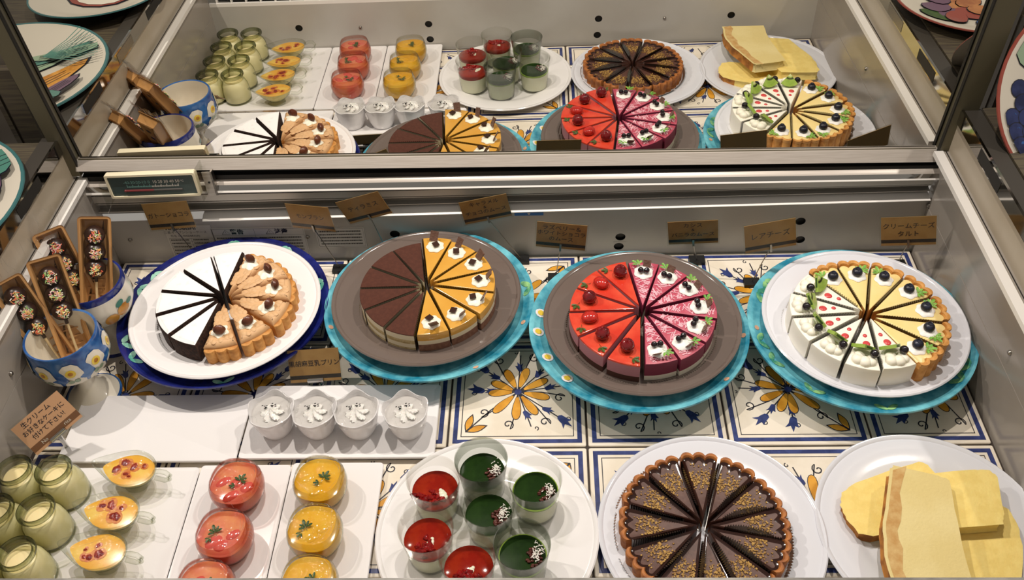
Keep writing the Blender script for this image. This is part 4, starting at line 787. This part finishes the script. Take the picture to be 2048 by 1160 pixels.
# ------------------------------------------------------------------ goblets and chocolate skewers
def goblet(x, y, h, navy, label):
    p = empty('goblet', (x, y, .0005)); tag(p, label, 'goblet', 'painted pottery goblets'); rk = 'paint_navy' if navy else 'paint_blue'
    m = MB(); b = h-.078
    prof = [(.020, b), (.034, b+.006), (.048, b+.020), (.0545, b+.036), (.0545, b+.050), (.0515, b+.066), (.0515, h-.002), (.0505, h), (.0475, h-.001), (.0465, b+.062), (.048, b+.045), (.040, b+.018), (.02, b+.010), (0, b+.009)]
    ks = ['china_cream', 'china_cream', 'china_cream' if navy else rk, 'china_cream' if navy else rk, 'china_cream' if navy else rk, rk, rk, rk]+['china_cream']*5
    m.lathe(prof, ks, 56)
    def surf(a, z):
        for (r0, z0), (r1, z1) in zip(prof, prof[1:6]):
            if z0 <= z <= z1: r = r0+(r1-r0)*(z-z0)/(z1-z0); break
        else: r = .0545
        return ((r+.0006)*cos(a), (r+.0006)*sin(a), z)
    def patch(a0, z0, pts, k, e=0):
        n = len(pts); mx = sum(p_[0] for p_ in pts)/n; mz = sum(p_[1] for p_ in pts)/n; vs = []
        for f_ in (1, .75, .5, .25): vs += [surf(a0+(mx+(dx-mx)*f_)/.054, z0+mz+(dz-mz)*f_) for dx, dz in pts]
        vs.append(surf(a0+mx/.054, z0+mz)); vs = [(q[0]*(1+e), q[1]*(1+e), q[2]) for q in vs]
        m.add(vs, [(r_*n+i_, r_*n+(i_+1) % n, (r_+1)*n+(i_+1) % n, (r_+1)*n+i_) for r_ in range(3) for i_ in range(n)]+[(3*n+i_, 3*n+(i_+1) % n, 4*n) for i_ in range(n)], k)
    circ = lambda r, ox=0, oz=0, sx=1: [(ox+r*sx*cos(2*pi*i/12), oz+r*sin(2*pi*i/12)) for i in range(12)]
    if not navy:
        for i in range(9):
            a = 2*pi*i/9+.25; arch = [(-.0165, -.012), (0, -.0125), (.0165, -.012), (.0165, .004), (.013, .0125), (.006, .0165), (-.006, .0165), (-.013, .0125), (-.0165, .004)]
            arch = [(x*.97, z*1.5) for x, z in arch[:1]+[(-.008, -.0125)]+arch[1:2]+[(.008, -.0125)]+arch[2:-1]]; patch(a, b+.0395, arch, 'china_cream', .010); patch(a, b+.049, circ(.0070), 'yolk', .017); patch(a, b+.0495, circ(.0034), 'paint_orange', .024)
            patch(a, b+.032, circ(.0048, -.0042, 0, .9), 'paint_sage', .017); patch(a, b+.032, circ(.0048, .0042, 0, .9), 'paint_sage', .017)
    else:
        for i in range(4):
            a = 2*pi*i/4-.6
            for dx, dz in ((-.012, -.003), (.010, .004)): patch(a, b+.034, circ(.0112, dx, dz, 1.05), 'paint_orange', .006+.002*(dx > 0))
            patch(a, b+.050, [(q*cos(.5)-w_*sin(.5), q*sin(.5)*.7+w_*cos(.5)) for q, w_ in circ(.0048, .008, 0, 1.7)], 'paint_teal', .012); patch(a+.45, b+.044, circ(.004, 0, 0, 1.8), 'paint_teal', .01)
    m.build('bowl', p)
    m = MB(); m.lathe([(.020, b+.001), (.015, b-.006), (.0125, b-.022), (.018, b-.036), (.030, .010), (.038, .0045), (.041, .003), (.041, 0), (0, 0)], [rk, 'china_cream', 'china_cream', 'china_cream', 'china_cream', rk, rk, rk], 44); m.build('foot', p); return p
goblet(-.7475, -.298, .138, False, 'pottery goblet with blue arches and daisies holding two chocolate skewers'); goblet(-.7505, -.183, .133, True, 'pottery goblet with navy rim and orange fruit behind the daisy goblet')
SPR = ['spr_red', 'spr_green', 'spr_yellow', 'spr_pink', 'spr_white', 'spr_orange']
camp = Vector(cam.location)
def pack(topp, bot, label, v, L=.165, roll=0):
    a, b = Vector(topp), Vector(bot); zax = (a-b).normalized(); tocam = (camp-(a+b)/2); yax = -(tocam-zax*tocam.dot(zax)).normalized(); xax = yax.cross(zax)
    M4 = Matrix((xax, yax, zax)).transposed().to_4x4(); M4.translation = a-zax*L
    p = bpy.data.objects.new('chocolate_skewer_pack', None); C.objects.link(p); p.matrix_world = M4 @ Matrix.Rotation(roll, 4, 'Z'); tag(p, label, 'snack pack', 'wrapped chocolate skewers')
    wd, dp = .0235, .018; m = MB(); o = rrect(-wd, wd, 0, L, .006, 3)      # tray drawn in (x,z), depth along +y
    def lp(pts, d): return [(x, d, z) for x, z in reversed(pts)]
    m.rows([lp(inset(o, .0012), -.0008), lp(o, .0), lp(inset(o, .0012), .0012), lp(inset(o, .004), .0010), lp(inset(o, .0055), .004), lp(inset(o, .0075), dp-.002), lp(inset(o, .010), dp)][1:], 'gold_plastic', None, 'gold_plastic')
    for i in range(5): m.box(-.012, .012, dp-.0025, dp-.0005, .012+i*.012, .014+i*.012, 'gold_plastic')
    m.build('plastic_tray', p)
    rnd = random.Random(v)
    for i in range(3):
        zc = L-.030-i*.0265; m = MB(); m.blob((0, .006, zc), .0150, .0130, .0148, 'ball', 18, 12); bl = m.build('chocolate_ball', p); m = MB()
        for j in range(52):
            th_ = rnd.uniform(0, 2*pi); rr = .0098*rnd.random()**.6; x, z = rr*cos(th_)*.85, rr*sin(th_); y = -math.sqrt(max(0, 1-(x/.015)**2-(z/.0148)**2))*.013
            a_ = rnd.uniform(0, pi); l = .0021; d = Vector((cos(a_)*l, rnd.uniform(-.001, .001), sin(a_)*l)); c = Vector((x, .006+y-.0006, zc+z)); m.tube([tuple(c-d), tuple(c+d)], .00075, SPR[rnd.choice(([0, 3, 5, 4, 1], [4, 1, 2, 3, 5], [2, 5, 4, 0, 1])[i % 3])], 5)
        s = m.build('sprinkles', bl); s['kind'] = 'stuff'
    m = MB(); m.tube([(0, .006, L-.095), (0, .007, .006)], .0019, 'stick', 8); m.tube([(0, .006, L-.092), (0, .0062, L-.104)], .0026, 'ball', 8); m.build('stick', p)
    m = MB(); rows = []
    for i in range(9):
        z = -.002+(L+.034)*i/8; pinch = 0 if z < L else (z-L)/.034; ww = wd+.0015+.006*pinch; dd = (-.0022)*(1-pinch); N = 13; rows.append([(-ww+2*ww*j/(N-1), dd+pinch*(.004*sin(j*1.9+v)+.004)-(.0006*sin(j*2.3+i)), z+pinch*.003*sin(j*1.3)) for j in range(N)])
    m.quadgrid(rows, 'film', closed=False)
    for i in range(5): x0 = -.02+.01*i; m.tube([(x0, .003, L+.004), (x0+rnd.uniform(-.008, .008), .001, L+.016), (x0+rnd.uniform(-.006, .006), .004, L+.031)], .0004, 'film_fold', 4)
    m.build('film_sleeve', p); return p
pack((-.772, -.2194, .215), (-.7466, -.2869, .075), 'wrapped chocolate skewer in gold tray, front and centre of the daisy goblet', 1)
pack((-.8120, -.262, .212), (-.7740, -.292, .085), 'wrapped chocolate skewer in gold tray, leaning on the left wall', 2, .150)
pack((-.7380, -.116, .203), (-.7540, -.190, .075), 'wrapped chocolate skewer standing upright in the navy rimmed goblet', 3)
pack((-.8040, -.140, .198), (-.7700, -.186, .080), 'wrapped chocolate skewer leaning left in the navy rimmed goblet', 4, .148)

# ------------------------------------------------------------------ plates on the counters outside the case
def outer(x, y, z, r, label, art, rim, tilt=(0, 0, 0)):
    o = empty('painted_plate', (x, y, z), rot=tilt); tag(o, label, 'plate', 'painted pottery plates outside the case')
    m = MB(); m.lathe([(0, .006), (r*.6, .006), (r*.72, .010), (r*.975, .0205), (r, .021), (r*1.005, .019), (r*.7, .004), (0, 0)], ['plate_art', 'plate_art', 'plate_art', rim, rim, 'plate_art', 'plate_art'], 56); m.build('dish', o)
    m = MB(); art(m, r); D = [(0, .006), (r*.6, .006), (r*.72, .010), (r*.96, .020), (r, .021)]
    def dz(q):
        for (r0, z0), (r1, z1) in zip(D, D[1:]):
            if q <= r1: return z0+(z1-z0)*(q-r0)/(r1-r0)-.006
        return .015
    nv = []
    for x, y, z in m.v:
        q = math.hypot(x, y); k_ = min(1, r*.93/max(q, 1e-6)); nv.append((x*k_, y*k_, z+dz(q*k_)))
    m.v = nv; m.build('painting', o); return o
def lf(m, x, y, L, wd, a, k, z=.0068, n=12):
    P = [(x+L*cos(u)*.5*cos(a)-wd*sin(u)*.5*sin(a), y+L*cos(u)*.5*sin(a)+wd*sin(u)*.5*cos(a)) for u in [2*pi*i/n for i in range(n)]]
    def fan(sc, zz, kk):
        vs = [(x+(p_[0]-x)*sc*f, y+(p_[1]-y)*sc*f, zz) for f in (1, .7, .4) for p_ in P]+[(x, y, zz)]
        m.add(vs, [(r_*n+i, r_*n+(i+1) % n, (r_+1)*n+(i+1) % n, (r_+1)*n+i) for r_ in range(2) for i in range(n)]+[(2*n+i, 2*n+(i+1) % n, 3*n) for i in range(n)], kk)
    fan(1.07, z, 'ink'); fan(1.0, z+.0009, k)
def veg(m, r):
    zz = .0068
    m.T = Matrix.Translation((.030, .0, 0)) @ Matrix.Diagonal((1.1, 1.12, 1, 1))
    for i, (x, y, L, wd, a, k) in enumerate(((.04, .03, .16, .034, -.9, 'paint_orange'), (.0, -.02, .15, .03, -.75, 'paint_sage'), (.02, -.055, .13, .022, -.5, 'paint_teal'), (.055, -.07, .10, .020, -.2, 'paint_sage'), (-.05, .01, .075, .05, .6, 'china_cream'), (-.075, .075, .09, .06, .2, 'paint_rust'), (-.02, .085, .05, .035, .8, 'paint_rust'), (.085, .055, .08, .028, -1.0, 'paint_purple'), (.075, .085, .075, .05, .4, 'paint_teal'), (-.02, .055, .03, .022, .3, 'paint_blue'), (-.02, .04, .045, .035, 1.2, 'leaf_dark'))):
        lf(m, x, y, L*r/.15, wd*r/.15, a, k, zz+i*.0011)
        for j in range(3): m.stroke([(x+(u-.5)*L*.8*cos(a)-(j-1)*wd*.22*sin(a), y+(u-.5)*L*.8*sin(a)+(j-1)*wd*.22*cos(a)) for u in (0, .5, 1)], .0012, zz+.0012+.0011*i, 'ink')
    for i in range(14): a = -1.2+i*.12; m.stroke([(.03, -.05), (.03+.06*cos(a), -.05+.05*sin(a)), (.03+.10*cos(a), -.05+.075*sin(a)-.01)], .002, .0200, 'paint_teal')
def apple(m, r):
    lf(m, .0, .0, .13, .10, .3, 'paint_red'); lf(m, .004, .004, .105, .078, .3, 'china_cream', .0074); lf(m, .0, .012, .016, .008, .5, 'ink', .008); lf(m, .01, -.012, .016, .008, .5, 'ink', .008); m.stroke([(-.05, -.02), (0, 0), (.05, .02)], .0015, .0085, 'ink')
    for i in range(6): lf(m, -.09+.012*i, -.02-.02*(i % 3), .05, .022, i*.7, 'leaf_dark' if i % 2 else 'paint_red', .0068+.0004*i)
def rose(m, r):
    for i in range(9): a = i*2.4; d = .012*i**.5*1.3; lf(m, -.04+d*cos(a), .02+d*sin(a), .05, .036, a, ('paint_red', 'paint_purple', 'paint_rust')[i % 3], .0068+i*.0003)
    for i in range(8): lf(m, -.02+.018*i, -.035-.010*i+.022*(i % 2), .05, .018, -.9+i*.5, ('leaf_dark', 'wood_dark')[i % 2], .0068+i*.0003)
    m.stroke([(-.04, .02), (.02, -.04), (.07, -.09), (.09, -.12)], .003, .0068, 'leaf_dark'); lf(m, .0, .085, .05, .045, .5, 'paint_blue', .0075); lf(m, -.08, .05, .06, .045, .5, 'leaf_dark', .007)
def grapes(m, r):
    m.T = Matrix.Translation((-.050, -.012, 0)) @ Matrix.Diagonal((1.25, 1.25, 1, 1))
    for i in range(16): x, y = -.055+.018*(i % 3)+.009*((i//3) % 2)-.004*(i//3), -.01-.016*(i//3)+.03; m.disc((x, y), .0108, .0069+i*.0002, 'ink', 14); m.disc((x, y), .0098, .0070+i*.0002, 'grape', 14); m.disc((x+.003, y+.003), .0022, .0071+i*.0002, 'paint_blue', 8)
    m.stroke([(-.04, .03), (-.03, .06), (0.0, .09)], .003, .0068, 'wood_dark'); lf(m, .0, .06, .07, .05, .6, 'leaf_dark'); lf(m, -.05, .065, .05, .03, 2.0, 'paint_sage'); lf(m, .03, .0, .06, .05, .2, 'paint_red')
outer(-1.005, -.165, .2440, .190, 'painted plate with vegetables on the counter left of the case', veg, 'rim_teal'); outer(-.930, -.475, .2500, .132, 'painted plate with a halved apple on the counter left of the case', apple, 'rim_teal', (R(3), 0, 0))
outer(.705, -.290, .2705, .138, 'painted plate with flowers on the counter right of the case', rose, 'paint_red'); outer(.735, -.030, .318, .152, 'painted plate with blue grapes propped up right of the case', grapes, 'paint_red', (R(52), 0, 0))
